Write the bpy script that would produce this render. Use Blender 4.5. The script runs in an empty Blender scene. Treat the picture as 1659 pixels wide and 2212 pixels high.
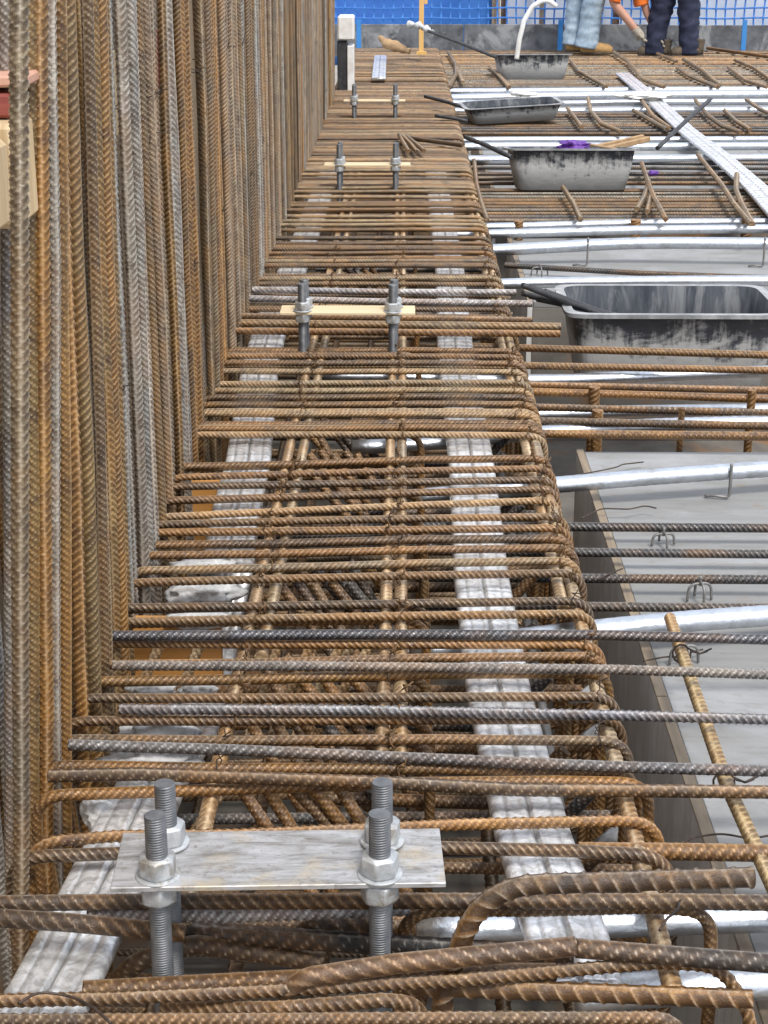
import bpy, math, random
import numpy as np
from mathutils import Vector, Matrix, Euler, noise as mnoise

random.seed(7)
rng = np.random.default_rng(7)
S = bpy.context.scene
COL = S.collection
PI = math.pi

# ------------------------------------------------------------------ camera, sky, sun, exposure
CAM_Z = 1.16
PITCH = 19.43
YAW = 0.67
LENS = 36.0 * 3600.0 / 1659.0
cam_d = bpy.data.cameras.new('camera')
cam_d.sensor_fit = 'HORIZONTAL'
cam_d.sensor_width = 36.0
cam_d.lens = LENS
cam_d.clip_start = 0.05
cam_d.clip_end = 3000
cam = bpy.data.objects.new('camera', cam_d)
COL.objects.link(cam)
cam.location = (0, 0, CAM_Z)
cam.rotation_euler = (math.radians(90 - PITCH), 0, math.radians(YAW))
S.camera = cam

SUN_EL, SUN_AZ = 58.0, 155.0          # azimuth measured from +Y towards +X
W = bpy.data.worlds.new('World')
S.world = W
W.use_nodes = True
wn = W.node_tree
bg = wn.nodes['Background']
sky = wn.nodes.new('ShaderNodeTexSky')
sky.sky_type = 'NISHITA'
sky.sun_disc = False
sky.sun_elevation = math.radians(SUN_EL)
sky.sun_rotation = math.radians(SUN_AZ)
sky.air_density = 1.0
sky.dust_density = 3.0
sky.ozone_density = 0.6
# bright broken overcast: white cloud veil over the blue sky
_tc = wn.nodes.new('ShaderNodeTexCoord')
_cn = wn.nodes.new('ShaderNodeTexNoise')
_cn.inputs['Scale'].default_value = 2.2
_cn.inputs['Detail'].default_value = 6
wn.links.new(_tc.outputs['Generated'], _cn.inputs['Vector'])
_cr = wn.nodes.new('ShaderNodeMapRange')
_cr.inputs[1].default_value, _cr.inputs[2].default_value = 0.35, 0.62
_cr.inputs[3].default_value, _cr.inputs[4].default_value = 0.45, 0.95
wn.links.new(_cn.outputs['Fac'], _cr.inputs[0])
_cm = wn.nodes.new('ShaderNodeMix')
_cm.data_type = 'RGBA'
wn.links.new(_cr.outputs[0], _cm.inputs[0])
wn.links.new(sky.outputs[0], _cm.inputs[6])
_cm.inputs[7].default_value = (6.6, 6.9, 7.4, 1)
wn.links.new(_cm.outputs[2], bg.inputs[0])
bg.inputs[1].default_value = 0.15
sd = bpy.data.lights.new('sun', 'SUN')
sd.energy = 2.2
sd.angle = math.radians(12)
sd.color = (1.0, 0.95, 0.88)
sun = bpy.data.objects.new('sun', sd)
COL.objects.link(sun)
_el, _az = math.radians(SUN_EL), math.radians(SUN_AZ)
_sdir = Vector((math.sin(_az) * math.cos(_el), math.cos(_az) * math.cos(_el), math.sin(_el)))
sun.rotation_euler = (-_sdir).to_track_quat('-Z', 'Y').to_euler()
sun.location = (2, -3, 8)
S.view_settings.view_transform = 'Standard'
S.view_settings.look = 'None'
S.view_settings.gamma = 1.0
S.view_settings.use_curve_mapping = False
S.view_settings.exposure = 0.5

# ------------------------------------------------------------------ measuring helpers
_R = Euler((math.radians(90 - PITCH), 0, math.radians(YAW))).to_matrix()


def ray(x, y):
    return _R @ Vector(((x - 829.5) / 3600.0, -(y - 1106.0) / 3600.0, -1.0))


def P(x, y, z):
    """point of the horizontal plane z sighted at survey coordinate (x, y)"""
    d = ray(x, y)
    t = (z - CAM_Z) / d.z
    return Vector((d.x * t, d.y * t, z))


def PY(x, y, Y):
    d = ray(x, y)
    t = Y / d.y
    return Vector((d.x * t, Y, CAM_Z + d.z * t))


# ------------------------------------------------------------------ material helpers
def new_mat(name):
    m = bpy.data.materials.new(name)
    m.use_nodes = True
    nt = m.node_tree
    return m, nt, nt.nodes['Principled BSDF']


def nd(nt, t, **kw):
    n = nt.nodes.new(t)
    for k, v in kw.items():
        setattr(n, k, v)
    return n


def mixc(nt, fac, a, b, blend='MIX'):
    n = nt.nodes.new('ShaderNodeMix')
    n.data_type = 'RGBA'
    n.blend_type = blend
    for sock, v in ((n.inputs[0], fac), (n.inputs[6], a), (n.inputs[7], b)):
        if isinstance(v, (int, float)):
            sock.default_value = v
        elif isinstance(v, tuple):
            sock.default_value = v if len(v) == 4 else (*v, 1)
        else:
            nt.links.new(v, sock)
    return n.outputs[2]


def mathn(nt, op, a, b=None, clamp=False):
    n = nt.nodes.new('ShaderNodeMath')
    n.operation = op
    n.use_clamp = clamp
    for i, v in enumerate((a, b)):
        if v is None:
            continue
        if isinstance(v, (int, float)):
            n.inputs[i].default_value = v
        else:
            nt.links.new(v, n.inputs[i])
    return n.outputs[0]


def rampn(nt, fac, lo, hi, a=0.0, b=1.0):
    n = nt.nodes.new('ShaderNodeMapRange')
    n.inputs[1].default_value = lo
    n.inputs[2].default_value = hi
    n.inputs[3].default_value = a
    n.inputs[4].default_value = b
    nt.links.new(fac, n.inputs[0])
    return n.outputs[0]


def coords(nt, scale=(1, 1, 1), rand=True, space='Object'):
    tc = nt.nodes.new('ShaderNodeTexCoord')
    out = tc.outputs[space]
    if rand:
        oi = nt.nodes.new('ShaderNodeObjectInfo')
        sc = nt.nodes.new('ShaderNodeMath')
        sc.operation = 'MULTIPLY'
        sc.inputs[1].default_value = 61.0
        nt.links.new(oi.outputs['Random'], sc.inputs[0])
        va = nt.nodes.new('ShaderNodeVectorMath')
        va.operation = 'ADD'
        nt.links.new(out, va.inputs[0])
        nt.links.new(sc.outputs[0], va.inputs[1])
        out = va.outputs[0]
    mp = nt.nodes.new('ShaderNodeMapping')
    mp.inputs['Scale'].default_value = scale
    nt.links.new(out, mp.inputs[0])
    return mp.outputs[0]


def noisen(nt, vec, scale, detail=4, rough=0.6, dist=0.0):
    n = nt.nodes.new('ShaderNodeTexNoise')
    n.inputs['Scale'].default_value = scale
    n.inputs['Detail'].default_value = detail
    n.inputs['Roughness'].default_value = rough
    n.inputs['Distortion'].default_value = dist
    nt.links.new(vec, n.inputs['Vector'])
    return n.outputs['Fac']


def bumpn(nt, bs, h, strength=0.4, dist=0.002):
    b = nt.nodes.new('ShaderNodeBump')
    b.inputs['Strength'].default_value = strength
    b.inputs['Distance'].default_value = dist
    nt.links.new(h, b.inputs['Height'])
    nt.links.new(b.outputs[0], bs.inputs['Normal'])


def mat_rebar():
    """deformed bar: its own colour comes from the object's colour, alpha says how much bare steel shows"""
    m, nt, bs = new_mat('rebar_steel')
    oi = nd(nt, 'ShaderNodeObjectInfo')
    v = coords(nt)
    n1 = noisen(nt, v, 38, 6, 0.7)
    n2 = noisen(nt, v, 6, 4, 0.6, 0.5)
    n3 = noisen(nt, v, 140, 4, 0.65)
    n4 = noisen(nt, v, 420, 3, 0.6)
    alpha = oi.outputs['Alpha']
    base = oi.outputs['Color']
    n0 = noisen(nt, v, 2.6, 4, 0.6, 0.6)
    base = mixc(nt, rampn(nt, n0, 0.42, 0.64, 0.0, 0.75), base, mixc(nt, 1.0, base, (0.62, 0.66, 0.80), 'MULTIPLY'))
    base = mixc(nt, rampn(nt, n0, 0.46, 0.32, 0.0, 0.6), base, mixc(nt, 1.0, base, (1.45, 1.55, 1.75), 'MULTIPLY'))
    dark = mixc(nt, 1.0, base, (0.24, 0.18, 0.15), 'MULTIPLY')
    c = mixc(nt, rampn(nt, n1, 0.44, 0.66), base, dark)
    org = mixc(nt, 0.6, base, (0.34, 0.145, 0.018))
    fo = mathn(nt, 'MULTIPLY', rampn(nt, n2, 0.46, 0.62), mathn(nt, 'SUBTRACT', 1.0, mathn(nt, 'MULTIPLY', alpha, 0.85)), True)
    c = mixc(nt, fo, c, org)
    c = mixc(nt, rampn(nt, n3, 0.54, 0.70, 0.0, 0.65), c, dark)
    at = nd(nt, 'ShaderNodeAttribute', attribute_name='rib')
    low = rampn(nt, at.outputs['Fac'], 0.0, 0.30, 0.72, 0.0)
    c = mixc(nt, low, c, dark)  # shade between the ribs painted in as darker valleys
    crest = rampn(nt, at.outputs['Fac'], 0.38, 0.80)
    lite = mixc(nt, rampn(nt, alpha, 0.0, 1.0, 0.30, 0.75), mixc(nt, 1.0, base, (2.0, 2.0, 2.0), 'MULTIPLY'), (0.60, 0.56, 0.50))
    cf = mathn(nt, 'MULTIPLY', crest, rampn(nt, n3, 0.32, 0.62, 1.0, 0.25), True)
    c = mixc(nt, cf, c, lite)  # polished crests, with their highlights also painted into the colour
    nt.links.new(c, bs.inputs['Base Color'])
    met = mathn(nt, 'MULTIPLY', alpha, rampn(nt, n1, 0.35, 0.65, 1.0, 0.45), True)
    nt.links.new(met, bs.inputs['Metallic'])
    nt.links.new(rampn(nt, n3, 0.3, 0.7, 0.34, 0.70), bs.inputs['Roughness'])
    bs.inputs['Specular IOR Level'].default_value = 0.8
    bumpn(nt, bs, mathn(nt, 'ADD', n4, mathn(nt, 'MULTIPLY', n3, 1.4)), 0.7, 0.0011)
    return m


def mat_simple(name, c1, c2, scale=10, rough=0.6, metal=0.0, stretch=(1, 1, 1), bump=0.3, bd=0.002, c3=None, lo=0.35, hi=0.65, rlo=None, spec=None):
    m, nt, bs = new_mat(name)
    v = coords(nt, stretch)
    n1 = noisen(nt, v, scale, 6, 0.65, 0.3)
    c = mixc(nt, rampn(nt, n1, lo, hi), c1, c2)
    if c3:
        n2 = noisen(nt, v, scale * 0.37, 5, 0.7, 0.6)
        c = mixc(nt, rampn(nt, n2, 0.52, 0.62), c, c3)
    nt.links.new(c, bs.inputs['Base Color'])
    bs.inputs['Metallic'].default_value = metal
    if spec is not None:
        bs.inputs['Specular IOR Level'].default_value = spec
    if rlo is None:
        bs.inputs['Roughness'].default_value = rough
    else:
        nt.links.new(rampn(nt, n1, 0.3, 0.7, rlo, rough), bs.inputs['Roughness'])
    if bump:
        bumpn(nt, bs, noisen(nt, v, scale * 4, 5, 0.7), bump, bd)
    return m


def mat_galv(name='galvanised_duct', tone=(0.66, 0.70, 0.76), stain=(0.40, 0.41, 0.41), rough=0.28, crinkle=60, cs=0.35, metal=1.0):
    m, nt, bs = new_mat(name)
    v = coords(nt)
    vo = nd(nt, 'ShaderNodeTexVoronoi')
    vo.inputs['Scale'].default_value = 45
    nt.links.new(v, vo.inputs['Vector'])
    sp = rampn(nt, vo.outputs['Color'], 0.0, 1.0, 0.82, 1.0)
    n1 = noisen(nt, v, 14, 6, 0.7, 0.8)
    c = mixc(nt, rampn(nt, n1, 0.5, 0.75), tone, stain)
    c = mixc(nt, 1.0, c, sp, 'MULTIPLY')
    nt.links.new(c, bs.inputs['Base Color'])
    bs.inputs['Metallic'].default_value = metal
    nt.links.new(rampn(nt, n1, 0.3, 0.7, rough, rough + 0.22), bs.inputs['Roughness'])
    bumpn(nt, bs, noisen(nt, v, crinkle, 4, 0.6, 1.2), cs, 0.004)
    return m


def mat_wood(name, a, b, axis=0, rough=0.65, c3=None, ring=26):
    m, nt, bs = new_mat(name)
    st = [14.0, 14.0, 14.0]
    st[axis] = 0.9
    v = coords(nt, tuple(st))
    n1 = noisen(nt, v, 2.4, 7, 0.6, 1.4)
    c = mixc(nt, rampn(nt, n1, 0.3, 0.7), a, b)
    v2 = coords(nt)
    n2 = noisen(nt, v2, 6, 5, 0.7)
    if c3:
        c = mixc(nt, rampn(nt, n2, 0.5, 0.7), c, c3)
    nt.links.new(c, bs.inputs['Base Color'])
    bs.inputs['Roughness'].default_value = rough
    bumpn(nt, bs, n1, 0.35, 0.002)
    return m


def mat_tub():
    """black rubbery plastic with dried cement slurry"""
    m, nt, bs = new_mat('cement_caked_plastic')
    v = coords(nt, (1, 1, 1.8))
    n1 = noisen(nt, v, 7, 7, 0.7, 0.8)
    n2 = noisen(nt, v, 26, 6, 0.75, 0.4)
    tc = nd(nt, 'ShaderNodeTexCoord')
    sx = nd(nt, 'ShaderNodeSeparateXYZ')
    nt.links.new(tc.outputs['Object'], sx.inputs[0])
    hz = rampn(nt, sx.outputs['Z'], 0.03, 0.17, 0.20, -0.12)
    s = mathn(nt, 'ADD', mathn(nt, 'ADD', mathn(nt, 'MULTIPLY', n1, 0.75), mathn(nt, 'MULTIPLY', n2, 0.35)), hz)
    v3 = coords(nt, (9, 9, 0.9))
    n5 = noisen(nt, v3, 3.2, 6, 0.7, 0.3)
    s = mathn(nt, 'ADD', s, rampn(nt, n5, 0.35, 0.7, -0.10, 0.14))
    f = rampn(nt, s, 0.44, 0.58)
    c = mixc(nt, n2, (0.30, 0.305, 0.305), (0.52, 0.52, 0.51))
    k = mixc(nt, n2, (0.012, 0.014, 0.018), (0.09, 0.10, 0.12))
    nt.links.new(mixc(nt, f, k, c), bs.inputs['Base Color'])
    nt.links.new(rampn(nt, f, 0, 1, 0.4, 0.85), bs.inputs['Roughness'])
    bumpn(nt, bs, s, 0.6, 0.006)
    return m


def mat_ply_grey(name='formply_grey'):
    m, nt, bs = new_mat(name)
    v = coords(nt, (1, 9, 9))
    v2 = coords(nt)
    n1 = noisen(nt, v, 3.0, 7, 0.65, 0.8)
    n2 = noisen(nt, v2, 2.3, 6, 0.65, 0.5)
    n3 = noisen(nt, v2, 34, 5, 0.7)
    c = mixc(nt, rampn(nt, n1, 0.3, 0.7), (0.265, 0.27, 0.272), (0.195, 0.195, 0.19))
    c = mixc(nt, rampn(nt, n2, 0.48, 0.70), c, (0.34, 0.35, 0.365))
    c = mixc(nt, rampn(nt, n3, 0.58, 0.72, 0.0, 0.6), c, (0.17, 0.15, 0.125))
    n6 = noisen(nt, coords(nt, (1, 3.0, 1)), 5.5, 6, 0.72, 1.0)
    c = mixc(nt, rampn(nt, n6, 0.56, 0.68, 0.0, 0.55), c, (0.185, 0.175, 0.16))
    n7 = noisen(nt, v2, 11, 4, 0.6, 0.2)
    c = mixc(nt, rampn(nt, n7, 0.64, 0.74, 0.0, 0.5), c, (0.23, 0.135, 0.06))
    nt.links.new(c, bs.inputs['Base Color'])
    bs.inputs['Roughness'].default_value = 0.62
    bumpn(nt, bs, n1, 0.3, 0.0015)
    return m


def mat_plate():
    m, nt, bs = new_mat('oxidised_plate')
    v = coords(nt, (2.0, 8, 8))
    n1 = noisen(nt, v, 9, 9, 0.75, 0.5)
    v2 = coords(nt)
    n2 = noisen(nt, v2, 13, 5, 0.6, 0.4)
    c = mixc(nt, rampn(nt, n1, 0.40, 0.66), (0.47, 0.475, 0.49), (0.19, 0.18, 0.165))
    c = mixc(nt, rampn(nt, n2, 0.50, 0.66, 0, 0.75), c, (0.52, 0.42, 0.27))
    n3 = noisen(nt, coords(nt, (1, 1, 1)), 120, 5, 0.7, 0.4)
    c = mixc(nt, rampn(nt, n3, 0.56, 0.70, 0, 0.7), c, (0.16, 0.12, 0.085))
    nt.links.new(c, bs.inputs['Base Color'])
    bs.inputs['Metallic'].default_value = 0.35
    nt.links.new(rampn(nt, n1, 0.3, 0.7, 0.30, 0.55), bs.inputs['Roughness'])
    bumpn(nt, bs, n1, 0.25, 0.0015)
    return m


def mat_flat():
    m, nt, bs = new_mat('crinkled_flat_duct')
    v = coords(nt)
    n1 = noisen(nt, v, 28, 5, 0.65, 2.4)
    n2 = noisen(nt, v, 9, 6, 0.7, 0.8)
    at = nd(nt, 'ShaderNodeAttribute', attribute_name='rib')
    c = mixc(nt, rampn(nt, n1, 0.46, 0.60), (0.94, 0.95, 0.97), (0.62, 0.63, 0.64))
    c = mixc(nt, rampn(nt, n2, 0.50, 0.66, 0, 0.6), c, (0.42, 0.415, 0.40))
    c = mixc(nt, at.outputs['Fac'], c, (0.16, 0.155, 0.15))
    nt.links.new(c, bs.inputs['Base Color'])
    bs.inputs['Metallic'].default_value = 0.62
    nt.links.new(rampn(nt, n2, 0.3, 0.7, 0.24, 0.5), bs.inputs['Roughness'])
    bumpn(nt, bs, n1, 0.6, 0.003)
    return m


M = {}
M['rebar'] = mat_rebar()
M['galv'] = mat_galv()
M['flat'] = mat_flat()
M['bolt'] = mat_simple('hot_dip_zinc', (0.36, 0.38, 0.40), (0.56, 0.58, 0.59), 60, 0.52, 0.5, bump=0.35, bd=0.001, c3=(0.30, 0.28, 0.25))
M['thread'] = mat_simple('threaded_steel', (0.13, 0.14, 0.15), (0.22, 0.225, 0.235), 60, 0.5, 0.6, bump=0.2, bd=0.0006)
M['plate'] = mat_plate()
M['cream_ply'] = mat_wood('pale_timber_strip', (0.72, 0.60, 0.40), (0.58, 0.46, 0.28), 0)
M['deck'] = mat_ply_grey()
M['side_ply'] = mat_wood('side_form_ply', (0.64, 0.64, 0.63), (0.46, 0.455, 0.44), 2, c3=(0.70, 0.71, 0.71))
M['ply_edge'] = mat_wood('ply_edge', (0.30, 0.24, 0.17), (0.16, 0.125, 0.09), 1)
M['soffit'] = mat_simple('soffit_ply', (0.20, 0.19, 0.17), (0.11, 0.10, 0.09), 5, 0.7, c3=(0.22, 0.13, 0.07))
M['orange_ply'] = mat_wood('orange_form_ply', (0.55, 0.27, 0.07), (0.44, 0.20, 0.05), 0)
M['timber'] = mat_wood('pale_pine', (0.70, 0.54, 0.33), (0.48, 0.34, 0.18), 2, c3=(0.58, 0.44, 0.27))
M['red_ply'] = mat_wood('red_form_edge', (0.20, 0.035, 0.028), (0.28, 0.07, 0.05), 0)
M['pink'] = mat_wood('pink_stained_board', (0.62, 0.36, 0.26), (0.50, 0.26, 0.18), 0)
M['stake'] = mat_wood('yellow_stake', (0.72, 0.45, 0.16), (0.60, 0.36, 0.12), 2)
M['old_timber'] = mat_wood('weathered_timber', (0.46, 0.36, 0.24), (0.30, 0.22, 0.14), 2)
M['brown_timber'] = mat_wood('brown_timber', (0.16, 0.10, 0.07), (0.09, 0.06, 0.045), 2)
M['tub'] = mat_tub()
M['tub_in'] = mat_simple('slurry_stained_inside', (0.030, 0.035, 0.045), (0.085, 0.095, 0.11), 5, 0.85, stretch=(5, 5, 1.2), c3=(0.15, 0.16, 0.17), spec=0.2)
M['rim'] = mat_simple('cement_smeared_rim', (0.40, 0.41, 0.42), (0.20, 0.21, 0.22), 18, 0.6)
M['black'] = mat_simple('black_plastic', (0.015, 0.016, 0.018), (0.05, 0.05, 0.055), 30, 0.5)
M['wire'] = mat_simple('tie_wire', (0.03, 0.025, 0.022), (0.09, 0.06, 0.045), 60, 0.55, 0.4)
M['rust_wire'] = mat_simple('rusty_tie_wire', (0.10, 0.055, 0.025), (0.19, 0.11, 0.05), 60, 0.6, 0.3)
M['wire_grey'] = mat_simple('chair_wire', (0.16, 0.16, 0.16), (0.26, 0.25, 0.24), 60, 0.5, 0.5)
M['film'] = mat_simple('crumpled_film', (0.66, 0.67, 0.68), (0.40, 0.41, 0.42), 26, 0.5, bump=0.7, bd=0.006)
M['purple'] = mat_simple('purple_film', (0.09, 0.025, 0.24), (0.15, 0.05, 0.33), 14, 0.45)
M['white'] = mat_simple('white_plastic', (0.80, 0.80, 0.79), (0.62, 0.60, 0.57), 14, 0.5)
M['net'] = mat_simple('blue_net', (0.03, 0.15, 0.50), (0.05, 0.21, 0.60), 8, 0.5)
M['tarp'] = mat_simple('blue_tarpaulin', (0.05, 0.20, 0.66), (0.08, 0.28, 0.76), 2.2, 0.5)
M['pale_sheet'] = mat_simple('pale_sheet', (0.84, 0.88, 0.94), (0.70, 0.78, 0.90), 3, 0.6)
M['strap'] = mat_simple('blue_strap', (0.03, 0.19, 0.52), (0.05, 0.25, 0.60), 9, 0.5)
M['kick'] = mat_simple('dirty_kickboard', (0.055, 0.06, 0.068), (0.15, 0.16, 0.175), 7, 0.6, c3=(0.26, 0.27, 0.28))
M['jeans'] = mat_simple('faded_denim', (0.24, 0.33, 0.42), (0.38, 0.47, 0.55), 22, 0.85)
M['navy'] = mat_simple('navy_cotton', (0.012, 0.016, 0.04), (0.028, 0.034, 0.07), 18, 0.85)
M['boot'] = mat_simple('tan_suede', (0.46, 0.28, 0.11), (0.32, 0.19, 0.075), 22, 0.85)
M['boot_dark'] = mat_simple('dark_sole', (0.06, 0.045, 0.035), (0.12, 0.09, 0.06), 22, 0.8)
M['skin'] = mat_simple('skin', (0.46, 0.24, 0.17), (0.52, 0.29, 0.21), 12, 0.55)
M['hivis'] = mat_simple('orange_hivis', (0.85, 0.20, 0.03), (0.75, 0.16, 0.02), 14, 0.8)
M['glove'] = mat_simple('work_glove', (0.40, 0.36, 0.29), (0.25, 0.22, 0.18), 30, 0.85)
M['helmet'] = mat_simple('white_helmet', (0.78, 0.78, 0.76), (0.70, 0.70, 0.68), 10, 0.4)
M['hair'] = mat_simple('dark_hair', (0.03, 0.02, 0.015), (0.06, 0.04, 0.03), 40, 0.6)
M['sack'] = mat_simple('brown_sacking', (0.42, 0.28, 0.15), (0.28, 0.18, 0.10), 25, 0.85)
M['ground'] = mat_simple('site_ground', (0.30, 0.28, 0.25), (0.22, 0.20, 0.18), 0.6, 0.9)
M['cement'] = mat_simple('cement_blob', (0.60, 0.56, 0.46), (0.42, 0.37, 0.28), 40, 0.85)

# rebar colours: (r, g, b, bare-steel share)
ORANGE = (0.250, 0.122, 0.026, 0.25)
RUST = (0.200, 0.106, 0.032, 0.35)
BROWN = (0.140, 0.082, 0.034, 0.42)
TANB = (0.34, 0.235, 0.115, 0.22)
GREYB = (0.215, 0.190, 0.145, 0.65)
STEEL = (0.185, 0.190, 0.208, 0.88)
DARKS = (0.075, 0.072, 0.070, 0.60)
BLACKS = (0.022, 0.021, 0.020, 0.45)
PALE = (0.48, 0.47, 0.46, 0.55)


def jit(c, a=0.18):
    k = 1 + random.uniform(-a, a)
    h = random.uniform(-0.06, 0.06)
    return (c[0] * k * (1 + h), c[1] * k, c[2] * k * (1 - h), max(0, min(1, c[3] + random.uniform(-0.1, 0.1))))


# ------------------------------------------------------------------ mesh helpers
def mesh_from(name, verts, faces, mat, smooth=True, attr=None):
    me = bpy.data.meshes.new(name)
    verts = np.asarray(verts, dtype=np.float32)
    me.vertices.add(len(verts))
    me.vertices.foreach_set('co', verts.ravel())
    if isinstance(faces, np.ndarray):
        n, k = faces.shape
        me.loops.add(n * k)
        me.loops.foreach_set('vertex_index', faces.astype(np.int32).ravel())
        me.polygons.add(n)
        me.polygons.foreach_set('loop_start', np.arange(0, n * k, k, dtype=np.int32))
    else:
        flat = [i for f in faces for i in f]
        st, a = [], 0
        for f in faces:
            st.append(a)
            a += len(f)
        me.loops.add(len(flat))
        me.loops.foreach_set('vertex_index', flat)
        me.polygons.add(len(faces))
        me.polygons.foreach_set('loop_start', st)
    me.update(calc_edges=True)
    if smooth:
        me.polygons.foreach_set('use_smooth', np.ones(len(me.polygons), dtype=bool))
    if attr is not None:
        at = me.attributes.new('rib', 'FLOAT', 'POINT')
        at.data.foreach_set('value', np.asarray(attr, dtype=np.float32))
    if mat:
        me.materials.append(mat)
    me.validate()
    return me


def fillet(pts, rad, closed=False, arc=8):
    pts = [Vector(p) for p in pts]
    out = [pts[0]]
    for i in range(1, len(pts) - 1):
        a, b, c = pts[i - 1], pts[i], pts[i + 1]
        u, v = (a - b), (c - b)
        lu, lv = u.length, v.length
        u.normalize()
        v.normalize()
        ang = u.angle(v, PI)
        if ang > PI - 0.02 or rad <= 0:
            out.append(b)
            continue
        t = min(rad / math.tan(ang / 2), lu * 0.48, lv * 0.48)
        p0, p1 = b + u * t, b + v * t
        for k in range(arc + 1):
            s = k / arc
            q0 = p0.lerp(b, s)
            q1 = b.lerp(p1, s)
            out.append(q0.lerp(q1, s))
    out.append(pts[-1])
    return out


def resample(pts, step):
    A = np.array([tuple(p) for p in pts], dtype=float)
    d = np.linalg.norm(np.diff(A, axis=0), axis=1)
    keep = np.concatenate([[True], d > 1e-7])
    A = A[keep]
    d = np.linalg.norm(np.diff(A, axis=0), axis=1)
    s = np.concatenate([[0], np.cumsum(d)])
    n = max(2, int(round(s[-1] / step)) + 1)
    t = np.linspace(0, s[-1], n)
    return np.stack([np.interp(t, s, A[:, i]) for i in range(3)], 1), t


def frames(C):
    T = np.gradient(C, axis=0)
    T /= np.linalg.norm(T, axis=1)[:, None]
    n = len(C)
    N = np.zeros_like(C)
    ref = np.array([0, 0, 1.0]) if abs(T[0][2]) < 0.9 else np.array([1.0, 0, 0])
    a = ref - T[0] * np.dot(ref, T[0])
    N[0] = a / np.linalg.norm(a)
    for i in range(1, n):
        a = N[i - 1] - T[i] * np.dot(N[i - 1], T[i])
        N[i] = a / np.linalg.norm(a)
    B = np.cross(T, N)
    return T, N, B


def sweep(C, rad, nseg, twist=0.0, flat=1.0):
    """C (n,3) centres; rad (n,nseg) or (n,1)"""
    T, N, B = frames(C)
    n = len(C)
    a = np.linspace(0, 2 * PI, nseg, endpoint=False) + twist
    R = np.broadcast_to(rad, (n, nseg))
    V = C[:, None, :] + (N[:, None, :] * (np.cos(a) * flat)[None, :, None] + B[:, None, :] * np.sin(a)[None, :, None]) * R[:, :, None]
    V = V.reshape(-1, 3)
    i = np.arange(n - 1)[:, None] * nseg
    j = np.arange(nseg)[None, :]
    j2 = (j + 1) % nseg
    F = np.stack([i + j, i + j2, i + nseg + j2, i + nseg + j], 2).reshape(-1, 4)
    return V, F


def capped(V, F, n, nseg):
    faces = F.tolist()
    faces.append(list(range(nseg))[::-1])
    faces.append(list(range((n - 1) * nseg, n * nseg)))
    return faces


def rebar_mesh(name, pts, r=0.008, bend=0.0, pitch=0.0105, ribh=None, nseg=14, per=7, twist=None, slope=1.9, rib=True, wob=0.0):
    C, t = resample(fillet(pts, bend), pitch / per)
    if wob:
        ph = random.uniform(0, 9)
        L = t[-1]
        C = C + np.stack([np.zeros_like(t), np.zeros_like(t), wob * np.sin(t / L * 5 + ph)], 1)
    n = len(C)
    ribh = ribh if ribh is not None else r * 0.24
    a = np.linspace(0, 2 * PI, nseg, endpoint=False)
    side = (a >= PI - 1e-6).astype(float)
    tt = (a % PI) / PI
    cres = np.clip(np.sin(PI * tt), 0, 1) ** 0.5
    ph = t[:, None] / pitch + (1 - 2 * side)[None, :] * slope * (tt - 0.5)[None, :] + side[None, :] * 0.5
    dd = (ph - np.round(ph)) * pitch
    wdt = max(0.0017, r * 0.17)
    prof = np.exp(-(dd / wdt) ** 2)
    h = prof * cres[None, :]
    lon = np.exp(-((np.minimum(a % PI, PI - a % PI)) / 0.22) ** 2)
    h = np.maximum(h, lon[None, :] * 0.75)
    if not rib:
        h = h * 0.0 + 0.35
    tw = random.choice((0, PI)) + random.uniform(-0.5, 0.5) if twist is None else twist
    V, F = sweep(C, r * 0.92 + ribh * h, nseg, tw)
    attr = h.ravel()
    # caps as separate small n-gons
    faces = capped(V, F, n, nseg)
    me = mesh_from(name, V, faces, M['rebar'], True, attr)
    m = len(me.polygons)
    me.polygons[m - 1].use_smooth = False
    me.polygons[m - 2].use_smooth = False
    return me


def tube_mesh(name, pts, r, mat, nseg=10, bend=0.0, step=0.02, flat=1.0, rfun=None):
    C, t = resample(fillet(pts, bend), step)
    rad = np.full((len(C), 1), r) if rfun is None else np.array([[rfun(s / t[-1])] for s in t])
    V, F = sweep(C, rad, nseg, 0.0, flat)
    me = mesh_from(name, V, capped(V, F, len(C), nseg), mat, True)
    m = len(me.polygons)
    me.polygons[m - 1].use_smooth = False
    me.polygons[m - 2].use_smooth = False
    return me


def box_mesh(name, lo, hi, mat, bev=0.003):
    (x0, y0, z0), (x1, y1, z1) = lo, hi
    b = min(bev, 0.45 * min(abs(x1 - x0), abs(y1 - y0), abs(z1 - z0)))
    import bmesh
    bm = bmesh.new()
    bmesh.ops.create_cube(bm, size=1)
    for v in bm.verts:
        v.co = Vector(((x0 + x1) / 2 + v.co.x * (x1 - x0), (y0 + y1) / 2 + v.co.y * (y1 - y0), (z0 + z1) / 2 + v.co.z * (z1 - z0)))
    if b > 0:
        bmesh.ops.bevel(bm, geom=bm.edges[:], offset=b, segments=1, affect='EDGES', profile=0.5)
    me = bpy.data.meshes.new(name)
    bm.to_mesh(me)
    bm.free()
    me.materials.append(mat)
    return me


def obj(name, me, parent=None, loc=None, rot=None, scale=None, color=None):
    o = bpy.data.objects.new(name, me)
    COL.objects.link(o)
    if parent is not None:
        o.parent = parent
    if loc is not None:
        o.location = loc
    if rot is not None:
        o.rotation_euler = rot
    if scale is not None:
        o.scale = scale
    if color is not None:
        o.color = color
    return o


def tag(o, label, cat, group=None):
    o['label'] = label
    o['category'] = cat
    if group:
        o['group'] = group
    return o


def thing(name, label, cat, loc=(0, 0, 0), group=None):
    return tag(obj(name, None, None, loc), label, cat, group)


def structure(o):
    o['kind'] = 'structure'
    return o


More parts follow.
